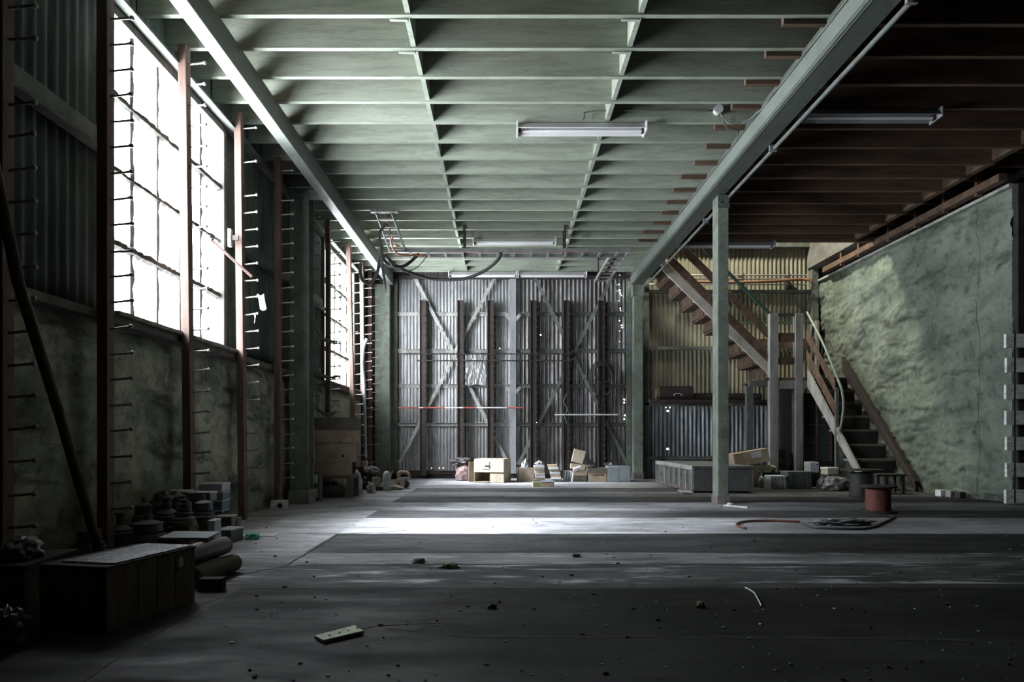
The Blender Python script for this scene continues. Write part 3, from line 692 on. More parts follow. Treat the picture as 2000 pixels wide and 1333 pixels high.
MB().box(PX(1519, 12.2), PX(1553, 12.2), 12.23, 12.26, PZ(667, 12.2), PZ(650, 12.2)).build('guard_board', m_stair_brown, t)
MB().box(PX(1519, 12.2), PX(1553, 12.2), 12.23, 12.26, PZ(712, 12.2), PZ(698, 12.2)).build('guard_board', m_stair_brown, t)
MB().box(6.05, 6.1, 13.2, 13.3, LZ, PZ(628, 13.3)).build('newel_post', m_grey_tim, t)
# lower flight towards the viewer
XL, XR = 5.45, 6.12
for k in range(1, 8):
    z = .235 * k; y = 10.2 + .245 * k
    MB().box(XL, XR, y - .01, y + .26, z - .035, z).build('tread', m_stair_brown if k > 5 else M('worn_tread_edge', (.20, .18, .16), (.11, .10, .09), rough=.7) if k == 1 else bpy.data.materials['worn_tread_edge'], t)
    MB().box(XL, XR, y + .24, y + .255, z, z + .2).build('riser', m_dark, t)
def lower(Xa, Xb, zup0, zup1, Y0, Y1, dz, m, name):
    MB().prism([(Xa, Y0, zup0), (Xa, Y1, zup1), (Xa, Y1, zup1 - dz), (Xa, Y0, max(0, zup0 - dz))], (Xb - Xa, 0, 0)).build(name, m, t, bevel=.003)
sl = .96
lower(XL - .04, XL, .14, .14 + sl * 1.96, 10.22, 12.18, .30, m_grey_tim, 'stringer')
lower(XR, XR + .05, .10, .10 + sl * 2.2, 10.15, 12.35, .22, m_darksteel, 'stringer')
lower(XR - .01, XR + .055, .16, .16 + sl * 2.2, 10.15, 12.35, .06, m_darksteel, 'stringer_cap')
lower(XL - .06, XL - .04, .50 + sl * .9, .50 + sl * 1.96, 11.12, 12.18, .2, m_stair_brown, 'guard_board')
lower(XL - .06, XL - .04, .86 + sl * .9, .86 + sl * 1.96, 11.12, 12.18, .17, m_stair_brown, 'guard_board')
MB().tube(smoothpts([(XL - .03, 12.2, 3.05), (XL - .03, 11.6, 2.42), (XL - .03, 11.05, 1.72), (XL - .03, 10.92, 1.50), (XL - .03, 10.90, 1.25), (XL - .03, 10.98, .98), (XL - .03, 11.15, .8)], 6), .02, 10).build('handrail', M('grey_metal_rail', (.25, .28, .25), (.18, .2, .18), rough=.4), t, smooth=True)
MB().box(XL - .05, XL, 11.1, 11.15, 0, 1.62).build('newel_post', m_greymetal, t)

struct('wall_stair_pier', MB().box(PX(1519, 12.6), PX(1556, 12.6), 12.6, 12.9, 0, LZ - .06), m_greymetal)
t = thing('steel_drum', (4.95, 12.45, 0), 'dark rusty drum end under the landing between the two grey posts', 'drum')
MB().cyl((PX(1522, 12.4), 12.34, .38), (PX(1522, 12.4), 12.56, .38), .21, 28).build('drum_body', m_darksteel, t, bevel=.01)
MB().cyl((PX(1522, 12.4), 12.325, .38), (PX(1522, 12.4), 12.34, .38), .05, 16).build('bung', m_rusty, t)
MB().box(4.80, 5.15, 12.315, 12.585, 0, .17).build('cradle', m_darksteel, t)
t = thing('salvaged_window', (5.6, 12.5, 0), 'old brown glazed window sash standing below the lower stair flight', 'window sash')
f = MB(); xa, xb, Yw = 5.27, 6.0, 12.45
zb, zt = .38, 1.62
for x in (xa, xa + .18, xa + .43, xb - .05): f.box(x, x + .035, Yw, Yw + .04, zb, zt)
for z in (zb, .70, 1.03, 1.36, zt - .04): f.box(xa, xb, Yw + .005, Yw + .035, z, z + .02)
f.build('frame', m_stair_brown, t)
MB().box(xa + .01, xb - .02, Yw + .018, Yw + .022, zb, zt).build('glass', M('dirty_dark_glass', (.05, .06, .07), (.03, .04, .05), rough=.15, bump=0, spec=.6), t)
MB().box(xa, xb, Yw - .02, Yw + .1, 0, zb).build('base_board', m_dark, t)

# pipes and cable ledge on the wall behind the stairs
t = thing('pipe_rack', (4, 13.3, 3.8), 'horizontal pipe rack on the cream wall above the stairs', 'pipe rack')
for y, r, m in ((538, .016, m_galv), (545, .014, m_rusty), (556, .014, m_galv)): MB().cyl(pp(1262, y, 13.3), pp(1576, y, 13.3), r, 12).build('pipe', m, t, smooth='auto')
for x in (1345, 1450, 1540): MB().box(PX(x, 13.3), PX(x + 3, 13.3), 13.28, 13.495, 3.725, PZ(535, 13.3)).build('bracket', m_darksteel, t)
cable('orange_pipe', [pp(1330, 551, 13.244), pp(1420, 552, 13.244), pp(1500, 550, 13.244), pp(1560, 546, 13.23), pp(1580, 547, 13.15), pp(1586, 552, 13.13)], .03, M('dull_orange_pipe', (.20, .10, .06), (.13, .07, .04)), 'dull orange pipe lying on the rack behind the stairs', 'pipe')
# rolls on brackets
t = thing('roll_shelf', (3.6, 13.2, 1.4), 'dark steel shelf brackets holding the long rolls on the back wall', 'shelf')
for x in (1302, 1330, 1372, 1440, 1480): MB().bar((PX(x, 13.2), 13.48, 1.513), (PX(x, 13.2), 13.065, 1.513), .02, .03).build('bracket', m_darksteel, t)
MB().box(PX(1265, 13.2), PX(1490, 13.2), 13.0, 13.06, 1.475, 1.528).build('shelf_edge', m_darksteel, t)
t = thing('material_roll', pp(1316, 768, 13.15), 'thick dark roll with a yellowish end on the wall shelf, left end', 'roll')
MB().cyl(pp(1286, 768, 13.15), pp(1352, 768, 13.15), .13, 24).build('roll_body', m_darksteel, t, smooth='auto')
MB().cyl(pp(1281, 769, 13.15), pp(1286, 769, 13.15), .10, 18).build('roll_end', m_yellowish, t)
MB().tube([pp(1316, 773, 12.98), pp(1319, 769, 12.97), pp(1328, 769, 12.97), pp(1332, 773, 12.98)], .008, 6).build('wire_handle', m_white, t)
one('material_roll', MB().cyl(pp(1354, 775, 13.15), pp(1486, 775, 13.15), .065, 20), m_darksteel, 'long thin dark roll on the wall shelf behind the green column', 'roll', smooth='auto')

# ------------------------------------------------------------------ white planks at the right wall end
for i, (y0, y1) in enumerate(((653, 680), (700, 728), (752, 780), (803, 830), (854, 880), (905, 932), (957, 984))):
    names = ['topmost', 'second from top', 'third from top', 'fourth from top', 'third from bottom', 'second from bottom', 'lowest']
    Yp = 8.22; t = thing('white_plank', (6.6, Yp, PZ(y1, Yp)), 'white painted plank across the right wall end, ' + names[i], 'plank', 'white planks at the right wall end')
    a = PX(1962 + random.uniform(-1, 1.5), Yp)
    MB().box(a, 7.6, Yp - .03, Yp + .01, PZ(y1, Yp), PZ(y0, Yp)).build('board', m_whiteboard, t, bevel=.003)
    MB().cyl((a + .065, Yp - .034, PZ((y0 + y1) / 2, Yp)), (a + .065, Yp - .028, PZ((y0 + y1) / 2, Yp)), .006, 8).build('nail', m_dark, t)
one('steel_strap', MB().box(PX(1979.5, 8.2), PX(1981.5, 8.2), 8.187, 8.191, .02, 2.1), m_dark, 'thin dark vertical strap running down over the white planks', 'strap')

# ------------------------------------------------------------------ generic box builder for junk
def rbox(name, c, d, rz, m, label, cat, group=None, lid=None, tilt=(0, 0), bevel=.004, parts=None):
    """box standing with base centre c, size d"""
    t = thing(name, c, label, cat, group)
    R = E(tilt[0], tilt[1], rz)
    def T(v): return Vector(c) + R @ Vector(v)
    MB().obox(T((0, 0, d[2] / 2)), d, R).build('box_body', m, t, bevel=bevel)
    if lid: MB().obox(T((0, 0, d[2] - lid[0] / 2 + .002)), (d[0] + .012, d[1] + .012, lid[0]), R).build('lid', lid[1], t, bevel=bevel)
    if parts: parts(t, T, R)
    return t
def open_carton(name, c, d, rz, m, label, cat='cardboard box', flaps=True, tilt=(0, 0)):
    t = thing(name, c, label, cat); R = E(tilt[0], tilt[1], rz); th = .006
    def T(v): return Vector(c) + R @ Vector(v)
    b = MB()
    for (cc, dd) in (((0, -d[1] / 2, d[2] / 2), (d[0], th, d[2])), ((0, d[1] / 2, d[2] / 2), (d[0], th, d[2])), ((-d[0] / 2, 0, d[2] / 2), (th, d[1], d[2])), ((d[0] / 2, 0, d[2] / 2), (th, d[1], d[2])), ((0, 0, th), (d[0], d[1], th))):
        b.obox(T(cc), dd, R)
    b.build('box_body', m, t)
    if flaps:
        for s in (-1, 1):
            MB().obox(T((0, s * (d[1] / 2 + .05), d[2] - .04)), (d[0] * .96, .12, .005), R @ Matrix.Rotation(-s * .7, 4, 'X')).build('flap', m, t)
    return t
def bag(name, c, d, m, label, seed, cat='bag', **kw):
    return one(name, MB().blob(c, d, seed, **kw), m, label, cat, smooth=True)
def text(name, body, size, m, loc, rot, parent):
    cu = bpy.data.curves.new(name, 'FONT'); cu.body = body; cu.size = size; cu.extrude = .0006; cu.align_x = 'CENTER'; cu.align_y = 'CENTER'
    o = bpy.data.objects.new(name, cu); dg = bpy.context.evaluated_depsgraph_get(); COL.objects.link(o); dg.update()
    me = bpy.data.meshes.new_from_object(o.evaluated_get(dg)); bpy.data.objects.remove(o)
    me.materials.clear(); me.materials.append(m)
    me.transform(Matrix.Translation(loc) @ rot)
    o = bpy.data.objects.new(name, me); COL.objects.link(o); o.parent = parent; o.matrix_parent_inverse = Matrix.Translation(-Vector(parent.location)); return o

def top(o): return max(v.co.z for v in o.data.vertices)
# ---- long box in the near left
c0 = Vector((-1.735, 3.11, 0)); rz = math.radians(-12)
def pbox(t, T, R):
    MB().obox(T((.03, .02, .273)), (.26, .50, .008), R).build('plastic_sheet', m_boardlid, t)
    MB().obox(T((.166, .165, .21)), (.004, .05, .045), R).build('label_sticker', m_paper, t)
    MB().obox(T((.166, .15, .20)), (.004, .02, .08), R).build('torn_label', m_darksteel, t)
    for yy in (-.1, .02, .14): MB().obox(T((.1655, yy, .13)), (.002, .004, .25), R).build('board_seam', m_dark, t)
m_longbox = M('dark_wooden_box', (.22, .18, .12), (.13, .105, .075), rough=.85, scale=6, stretch=(3, 3, .6))
rbox('long_wooden_box', c0, (.33, .56, .268), rz, m_longbox, 'long dark wooden box with scuffed plastic on top, nearest on the left', 'box', lid=(.008, m_dark), parts=pbox)
# leftmost bin and bags
t = rbox('mossy_bin', Vector((-2.22, 3.02, 0)), (.42, .42, .27), .1, m_moss, 'mossy dark bin at the lower left edge of the photo', 'bin', lid=(.03, m_dark))
bag('plastic_bag', (-2.11, 2.98, .274), (.13, .14, .09), m_bag, 'clear crumpled plastic bag on the mossy bin', 3, amp=.5)
bag('plastic_bag', (-2.33, 2.97, .274), (.15, .17, .08), m_bag_dark, 'dark plastic bag on the mossy bin at the photo edge', 5, amp=.4)
bag('plastic_bag', (-1.90, 2.60, 0), (.12, .16, .14), m_bag_dark, 'black plastic bag on the floor in front of the mossy bin', 8, amp=.5)
rbox('wooden_crate', Vector((-2.30, 2.55, 0)), (.5, .42, .17), .2, m_moss, 'low dark crate in the bottom left corner of the photo', 'crate')

# ---- round iron castings and boxes behind the long box
def casting(x, y, Y, r, kind, label, m=m_iron, zb=None):
    z0 = PZ(y, Y) if zb is None else zb; c = (PX(x, Y), Y, z0)
    t = thing('iron_casting', c, label, 'casting', 'iron castings by the left wall')
    MB().lathe([(0, 0), (r, 0), (r * 1.02, .012), (r, .028), (r * .93, .032), (r * .9, .05), (r * .45, .075), (0, .078)], c, 28).build('flange', m, t, smooth='auto'); fl = t.children[0]
    c2 = Vector(c) + Vector((0, 0, .07))
    if kind == 0: MB().lathe([(r * .36, 0), (r * .34, .07), (r * .45, .075), (r * .45, .09), (0, .092)], c2, 20).build('neck', m, t, smooth='auto')
    elif kind == 1:
        prof = [(r * .55, 0)]
        for k in range(4): prof += [(r * (.75 - .14 * k), .01 + .028 * k), (r * (.72 - .14 * k), .022 + .028 * k), (r * (.42 - .09 * k), .027 + .028 * k)]
        prof += [(.012, .13), (0, .135)]
        MB().lathe(prof, c2, 20).build('ribbed_top', m_iron2, t, smooth='auto')
    else: MB().lathe([(r * .75, 0), (r * .72, .05), (r * .78, .055), (r * .2, .075), (r * .16, .11), (0, .115)], c2, 20).build('cap', m, t, smooth='auto')
    nb = 6
    for k in range(nb): a = 2 * PI * k / nb; MB().cyl((c[0] + r * .85 * math.cos(a), c[1] + r * .85 * math.sin(a), c[2] + .02), (c[0] + r * .85 * math.cos(a), c[1] + r * .85 * math.sin(a), c[2] + .05), .011, 6).build('bolt', m, fl)
    return t
# supporting boxes
def block(x, y, w_, d_, h_, m, label): return rbox('clay_block', Vector((x, y, 0)), (w_, d_, h_), 0, m, label, 'block')
def cast_at(x, y, z, r_, kind, label, m=m_iron): return casting(VX + x * F / y, 0, y, r_, kind, label, m, zb=z)
block(-2.317, 4.45, .22, .22, .12, m_iron2, 'dark block under the front casting with the knob')
cast_at(-2.317, 4.45, .122, .12, 2, 'round black casting with a short knob, front of the group')
block(-2.56, 4.56, .15, .15, .14, m_iron2, 'dark block under the leftmost stacked casting')
cast_at(-2.56, 4.56, .142, .08, 0, 'black casting with wide neck beside the leaning pole')
block(-2.552, 4.84, .14, .14, .195, m_iron2, 'dark block under the rearmost casting')
cast_at(-2.552, 4.84, .197, .076, 2, 'black casting at the back near the wall')
block(-2.377, 4.82, .14, .14, .22, m_iron2, 'dark block under the tall-necked casting')
cast_at(-2.377, 4.82, .222, .082, 0, 'black casting with a tall straight neck')
block(-2.195, 4.68, .145, .15, .20, m_yellowish, 'ochre clay block under the ribbed iron casting')
cast_at(-2.195, 4.68, .202, .082, 1, 'ribbed brownish casting stacked like a spool', m_iron2)
block(-2.20, 5.00, .15, .15, .20, m_yellowish, 'ochre clay block beside the pale file boxes')
cast_at(-2.20, 5.00, .202, .084, 2, 'flat grey casting beside the stacked white cartons')
block(-2.50, 4.12, .18, .18, .115, m_yellowish, 'ochre block under the casting left of the pole')
cast_at(-2.50, 4.12, .117, .09, 2, 'black casting left of the leaning pole')
rbox('wooden_crate', Vector((-2.48, 5.05, 0)), (.24, .17, .2), 0, m_dark, 'dark crate under the black sack', 'crate')
bag('black_sack', (-2.48, 5.05, .202), (.24, .15, .20), m_bag_dark, 'black sack heaped behind the castings', 11, amp=.3)
def stack(x, y, specs, rz0):
    z = 0
    for (w_, d_, h_, dx, m, label) in specs:
        rbox('flat_carton', Vector((x + dx, y, z)), (w_, d_, h_ - .004), rz0 + random.uniform(-.06, .06), m, label, 'carton', lid=(.012, m_paper if m is not m_paper else m_binder)); z += h_
stack(-2.455, 5.80, [(.17, .19, .12, 0, m_paper, 'white carton with markings at the bottom of the tall stack'), (.18, .19, .075, -.005, m_darksteel, 'dark carton second in the tall stack'),
                  (.18, .20, .085, 0, M('blue_carton', (.14, .2, .27), (.1, .15, .2)), 'blue carton in the middle of the tall stack'), (.18, .19, .07, .005, M('slate_carton', (.16, .18, .24), (.1, .12, .16)), 'slate carton below the top one'), (.19, .20, .07, 0, m_binder, 'grey topmost carton of the tall stack')], .10)
stack(-2.535, 5.30, [(.17, .15, .24, 0, m_card_dark, 'dark carton at the bottom of the wide stack'), (.17, .15, .08, 0, m_greymetal, 'grey carton in the wide stack'), (.18, .16, .075, 0, m_card_dark, 'wide topmost carton of the wide stack')], .0)
block(-2.335, 5.30, .12, .12, .31, m_dark, 'dark block under the small pale-lidded carton')
rbox('flat_carton', Vector((-2.335, 5.30, .312)), (.16, .14, .07), .06, m_greymetal, 'small pale-lidded carton in front of the wide stack', 'carton', lid=(.012, m_paper))
rbox('file_box', Vector((-2.06, 4.86, 0)), (.05, .14, .22), .08, m_binder, 'upright grey file box beside the ochre blocks', 'file box')
rbox('file_box', Vector((-2.13, 5.30, 0)), (.13, .18, .10), -.15, m_greymetal, 'low grey box at the end of the carton group', 'file box', lid=(.012, m_binder))
rbox('file_box', Vector((-2.26, 5.535, 0)), (.14, .13, .17), .08, m_iron2, 'dark box behind the low grey box', 'file box', lid=(.01, m_card_pale))
one('loose_board', MB().obox((-2.135, 5.47, .084), (.012, .09, .16), (0, .2, .05)), m_greymetal, 'small board leaning on the end of the carton group', 'board')
bag('green_rag', (-1.985, 5.38, 0), (.10, .09, .05), m_green, 'bright green plastic rag on the floor by the cartons', 14, cat='rag', amp=.5)
one('paper_sheet', MB().obox((PX(505, 5.6), 5.6, .004), (.30, .14, .004), (0, 0, .1)), m_paper, 'pale paper sheet on the floor beside the green rag', 'paper')
one('grey_sheet', MB().obox((PX(372, 3.95), 3.95, .236), (.26, .26, .012), (.0, .03, .15)), M('grey_panel', (.28, .30, .31), (.2, .21, .22)), 'flat grey panel lying behind the long wooden box', 'panel')
rbox('clay_block', Vector((-1.925, 3.98, 0)), (.12, .14, .222), 0, m_dark, 'dark block under the flat grey panel', 'block')
for (xx, zz, lab, mm) in ((-1.70, .158, 'rolled dark cloth lying on top of two other rolls behind the long box', m_bag_dark), (-1.645, .055, 'brown cloth roll on the floor, outer of two behind the long box', m_card_dark), (-1.76, .055, 'brown cloth roll on the floor, inner of two close behind the long box', m_card_dark)):
    t = thing('cloth_roll', (xx, 3.8, zz - .055), lab, 'roll')
    MB().tube([(xx - .02, 3.64 + zz * .3, zz), (xx, 3.8, zz + .004), (xx + .03, 4.08, zz)], [.052, .057, .053], 18).build('roll_body', mm, t, smooth='auto')
    MB().lathe([(.012, 0), (.03, .002), (.03, .006), (.012, .008)], (xx - .02, 3.632 + zz * .3, zz), 14, Matrix.Rotation(PI / 2, 4, 'X')).build('roll_core', m_dark, t)
rbox('brick', Vector((PX(416, 3.6), 3.59, 0)), (.12, .07, .065), .05, m_dark, 'black brick on the floor at the far end of the long box', 'brick')

# vent blocks with a round hole
def ventbox(c, d, rz, label, m=m_conc):
    def pt(t, T, R):
        a = T((d[0] * .05, -d[1] / 2 + .004, d[2] / 2)); b = T((d[0] * .05, -d[1] / 2 - .003, d[2] / 2))
        MB().cyl(b, a, d[2] * .27, 18).build('round_hole', m_ink, t)
    rbox('vent_block', Vector(c), d, rz, m, label, 'block', parts=pt)
ventbox((PX(543, 7.55), 7.6, 0), (.18, .14, .105), .25, 'white block with a round hole on the floor by the left wall', m_whiteboard)
rbox('vent_block', Vector((PX(1844, 9.3), 9.35, 0)), (.12, .1, .09), .15, m_whiteboard, 'plain pale block at the foot of the right wall', 'block')
ventbox((PX(1862, 9.2), 9.25, 0), (.10, .1, .085), .15, 'grey block with a round hole beside the pale block at the right wall')
ventbox((PX(1877, 9.1), 9.12, 0), (.09, .1, .08), .15, 'darkest holed block of the three at the right wall foot', m_darksteel)

# ---- stack of cartons left of the doors
Ys = 9.25
t = thing('wooden_stand', (PX(655, Ys), Ys, 0), 'low dark stand with a leg under the tall carton stack', 'stand')
MB().box(PX(622, Ys), PX(694, Ys), Ys - .2, Ys + .2, .26, .30).build('top_board', m_card_dark, t)
for (x, w_) in ((683, 12), (623, 6)):
    for yy in (Ys - .2, Ys + .14): MB().box(PX(x, Ys), PX(x + w_, Ys), yy, yy + .06, 0, .26).build('leg', m_card_dark, t)
bag('sack', (PX(650, Ys), Ys - .02, 0), (.36, .2, .2), m_bag_dark, 'dark sack stuffed under the low stand', 21)
rbox('cardboard_box', Vector((PX(652, Ys), Ys, .30)), (.42, .36, .17), 0, m_card, 'brown carton on the stand, lowest of the stack', 'cardboard box')
def pc_(t, T, R): MB().cyl(T((.13, -.192, .09)), T((.13, -.188, .09)), .02, 12).build('printed_mark', m_ink, t)
rbox('cardboard_box', Vector((PX(657, Ys), Ys, .472)), (.47, .38, .265), 0, m_card, 'big brown carton with a small dark mark in the middle of the stack', 'cardboard box', parts=pc_)
rbox('cardboard_box', Vector((PX(661, Ys), Ys - .02, .74)), (.53, .40, .165), .02, m_card, 'brown carton second from the top of the tall stack', 'cardboard box')
rbox('cardboard_box', Vector((PX(660, Ys), Ys - .01, .907)), (.54, .42, .165), -.01, m_card_dark, 'dark flat carton on top of the tall stack', 'cardboard box')
def hz(t, T, R):
    t = MB().obox(T((0, -.086, .10)), (.115, .003, .115), R).build('white_label', m_paper, t)
    MB().obox(T((-.005, -.089, .105)), (.034, .003, .034), R @ Matrix.Rotation(PI / 4, 4, 'Y')).build('red_diamond', m_redpaint, t)
    for k in range(2): MB().obox(T((.01, -.088, .058 - .009 * k)), (.05, .002, .003), R).build('print_line', m_ink, t)
rbox('small_drum_box', Vector((PX(615, 8.735), 8.75, 0)), (.15, .16, .175), 0, m_iron2, 'small box with white label and red diamond on the floor by the column', 'box', parts=hz)
rbox('small_drum_box', Vector((PX(615, 8.735), 8.75, .178)), (.15, .16, .19), 0, m_iron2, 'small box with white label and red diamond stacked on its twin', 'box', parts=hz)

# ---- junk heap between cartons and doors
Yj = 10.2
bag('plastic_bag', (-2.10, 9.8, 0), (.12, .24, .30), m_bag, 'grey bulging plastic bag beside the carton stack', 31, amp=.35)
_h = bag('cloth_heap', (-2.07, 10.67, .0), (.26, .26, .20), m_bag_dark, 'dark heap of cloth under the mauve one', 33, cat='cloth', amp=.5)
bag('cloth_heap', (-2.06, 10.66, top(_h) + .001), (.22, .22, .09), M('mauve_cloth', (.42, .36, .39), (.28, .23, .26), rough=.8), 'pale mauve cloth on top of the junk heap', 32, cat='cloth', amp=.5)
bag('plastic_bag', (-1.935, 9.95, 0), (.10, .14, .14), m_paper, 'white plastic bag at the front of the junk heap', 34, amp=.6)
rbox('small_carton', Vector((PX(733, 10.35), 10.4, .06)), (.11, .10, .14), .1, m_card_pale, 'small pale carton in the junk heap', 'carton')
rbox('brick', Vector((PX(735, 10.35), 10.4, 0)), (.2, .12, .06), .3, m_iron2, 'dark brick under the small pale carton', 'brick')
t = thing('tin_can', (PX(711, 11.0), 11.0, .33), 'brown tin on top of the junk heap against the rack post', 'tin')
MB().lathe([(0, 0), (.06, 0), (.06, .09), (.05, .095), (0, .095)], (PX(711, 11.0), 11.0, .33), 18).build('can_body', m_card, t, smooth='auto')
MB().lathe([(.062, .088), (.064, .1), (.0, .1)], (PX(711, 11.0), 11.0, .33), 18).build('can_lid', m_galv, t)
rbox('wooden_crate', Vector((PX(711, 11.0), 11.05, 0)), (.26, .24, .325), 0, m_darksteel, 'dark crate under the brown tin', 'crate')
t = thing('paper_sack', (PX(755, 10.35), 10.35, 0), 'upright white paper sack with torn top in front of the junk heap', 'sack')
MB().lathe([(0, 0), (.052, .004), (.058, .05), (.055, .13), (.06, .2), (.05, .26), (.03, .29), (0, .30)], (PX(755, 10.35), 10.35, 0), 18).build('sack_body', m_paper, t, smooth=True)
MB().prism([(PX(762, 10.35), 10.34, .18), (PX(768, 10.35), 10.34, .31), (PX(760, 10.35), 10.34, .25)], (0, .02, 0)).build('torn_flap', m_paper, t)
bag('rubble_pile', (-1.65, 10.52, 0), (.17, .14, .06), m_card_pale, 'pale crumbled rubble at the foot of the paper sack', 38, cat='rubble', amp=.7)
cx, cy = PX(781, 10.75), 10.75
t = thing('engine_part', (cx, cy, 0), 'old pump with a pale round wheel on the floor left of the doors', 'machine')
MB().cyl((cx, cy - .04, .083), (cx, cy, .083), .083, 30).build('wheel', M('dusty_wheel', (.50, .46, .40), (.36, .33, .28)), t, bevel=.006)
MB().cyl((cx, cy - .055, .083), (cx, cy - .04, .083), .014, 14).build('hub', m_ink, t)
MB().cyl((cx + .07, cy + .02, .06), (cx + .07, cy + .2, .06), .06, 20).build('motor', m_darksteel, t)
MB().box(cx - .03, cx + .12, cy + .02, cy + .16, .12, .17).build('bracket', m_galv, t)
MB().tube(smoothpts([(cx - .02, cy + .05, .17), (cx - .02, cy + .04, .24), (cx + .06, cy + .04, .26), (cx + .13, cy + .04, .23), (cx + .15, cy + .04, .19)], 5), .03, 12).build('outlet_pipe', m_card, t, smooth=True)
MB().lathe([(.018, -.01), (.03, -.01), (.03, .01), (.018, .01), (.018, -.01)], (cx + .15, cy, .16), 16, Matrix.Rotation(PI / 2, 4, 'X')).build('ring', m_card_pale, t)

# ---- row in front of the doors
t = thing('cardboard_box', (PX(965, 12.35), 12.35, 0), 'large open pale cardboard box lying on its side before the doors', 'cardboard box')
R = E(0, 0, -.30); cc = Vector((PX(962, 12.4), 12.45, 0))
def T(v): return cc + R @ Vector(v)
wd, dp, ht, th = .56, .42, .42, .008
for (q, s) in (((0, 0, th), (wd, dp, th)), ((0, 0, ht), (wd, dp, th)), ((-wd / 2, 0, ht / 2), (th, dp, ht)), ((wd / 2, 0, ht / 2), (th, dp, ht)), ((0, dp / 2, ht / 2), (wd, th, ht))):
    MB().obox(T(q), s, R).build('side_panel', m_card_pale, t)
MB().obox(T((0, -dp / 2 - .01, ht * .72)), (wd, th, ht * .56), R @ Matrix.Rotation(-.05, 4, 'X')).build('front_flap', M('cream_carton_face', (.50, .46, .38), (.40, .365, .30)), t)
MB().obox(T((.15, -dp / 2, ht * .2)), (.26, th, ht * .38), R).build('front_flap', m_card_pale, t)
MB().obox(T((-wd / 2 - .05, -dp / 2 + .0, ht * .45)), (.12, th, ht * .86), R @ Matrix.Rotation(.9, 4, 'Z')).build('side_flap', m_card, t)
MB().obox(T((-.12, -dp / 2 - .10, .012)), (.3, .18, .006), R).build('bottom_flap', m_card_pale, t)
MB().obox(T((-.06, -dp / 2 - .022, ht * .74)), (.14, .002, .14), R @ Matrix.Rotation(-.05, 4, 'X')).build('printed_label', m_binder, t)
MB().obox(T((-.02, -dp / 2 - .026, ht * .70)), (.09, .002, .03), R @ Matrix.Rotation(-.05, 4, 'X')).build('torn_tape', m_ink, t)
MB().obox(T((wd / 2 + .006, .03, ht * .6)), (.002, .05, .15), R).build('side_label', m_binder, t)
_h = bag('rag_bag', (PX(906, 12.7), 12.78, 0), (.30, .26, .27), m_bag_pink, 'clear plastic bag of pinkish rags left of the open box', 41, amp=.25)
bag('cloth_heap', (PX(906, 12.95), 12.98, top(_h) + .001), (.40, .22, .13), m_bag_dark, 'dark torn cloth heaped on the rag bag', 42, cat='cloth', amp=.8)
open_carton('cardboard_box', Vector((PX(1026, 12.6), 12.6, 0)), (.27, .3, .25), .1, m_card, 'small open brown box right of the big open one', flaps=False)
bag('plastic_bag', (PX(1026, 12.6), 12.6, .011), (.15, .17, .36), m_bag, 'grey plastic bag bulging out of the small open box', 43, amp=.5)
def magstack(x, base, n, lean, who):
    z = 0; xx = PX(x, 12.5)
    cols = [m_paper, m_card_pale, m_binder, m_card]
    for k in range(n):
        h = random.uniform(.038, .055)
        rbox('paper_ream', Vector((xx + lean * k, 12.5 + random.uniform(-.03, .03), z)), (.18, .24, h - .003), random.uniform(-.07, .07), cols[(k * 7 + len(who)) % 4] if k else m_iron2,
             'paper bundle number %s up in the %s' % (['one', 'two', 'three', 'four', 'five', 'six', 'seven'][k], who), 'paper bundle', 'paper bundles before the doors', tilt=(0, .0))
        z += h
    return z
z = magstack(1055, 0, 7, -.004, 'left paper stack')
bag('plastic_bag', (PX(1054, 12.5), 12.5, z), (.13, .15, .07), m_bag, 'crumpled clear plastic on top of the left paper stack', 45, amp=.6)
magstack(1087, 0, 7, -.013, 'right leaning paper stack')
rbox('small_carton', Vector((PX(1048, 11.1), 11.15, 0)), (.13, .14, .085), .08, M('yellow_carton', (.50, .50, .30), (.38, .38, .22)), 'small yellowish carton on the floor before the paper stacks', 'carton')
rbox('small_carton', Vector((PX(1070, 11.1), 11.15, 0)), (.21, .16, .095), -.1, m_card, 'grey brown carton right of the small yellowish one', 'carton', lid=(.01, m_binder))
for i, x in enumerate((1102, 1107, 1112)):
    rbox('book', Vector((PX(x, 12.6), 12.6, 0)), (.035, .17, .20), 0, (m_paper, m_bluegrey, m_binder)[i], ('white book at the left of three upright ones', 'blue-grey book in the middle of three upright ones', 'pale book at the right of three upright ones')[i], 'book', 'upright books before the doors', tilt=(0, .12))
rbox('cardboard_box', Vector((PX(1132, 12.6), 12.6, 0)), (.235, .27, .19), .03, m_card_dark, 'crushed grey-brown box under white paper scraps', 'cardboard box', lid=(.08, m_card))
one('paper_sheet', MB().obox((PX(1127, 12.5), 12.5, .246), (.14, .12, .04), (.1, -.3, .1)), m_paper, 'white folded paper on the crushed box', 'paper')
one('paper_sheet', MB().obox((PX(1118, 12.4), 12.38, .09), (.02, .05, .17), (0, .1, .1)), m_paper, 'white paper strip standing against the crushed box', 'paper')
def ptxt(t, T, R): text('printed_word', 'THICKNER', .052, m_ink, T((0, -.153, .125)), R @ Matrix.Rotation(PI / 2, 4, 'X'), t)
rbox('cardboard_box', Vector((PX(1165, 12.6), 12.62, 0)), (.34, .3, .25), .0, m_card, 'brown box with dark printed lettering right of the crushed box', 'cardboard box', lid=(.09, m_card_dark), parts=ptxt)
rbox('cardboard_box', Vector((PX(1128, 12.8), 12.85, .21)), (.26, .22, .10), .0, m_card_pale, 'flat tan carton lying under the tilted tan one', 'cardboard box', tilt=(0, .1))
rbox('cardboard_box', Vector((PX(1127, 12.8), 12.86, .33)), (.21, .16, .25), .0, m_card_pale, 'tilted tan carton sticking up from the heap', 'cardboard box', tilt=(0, .24))
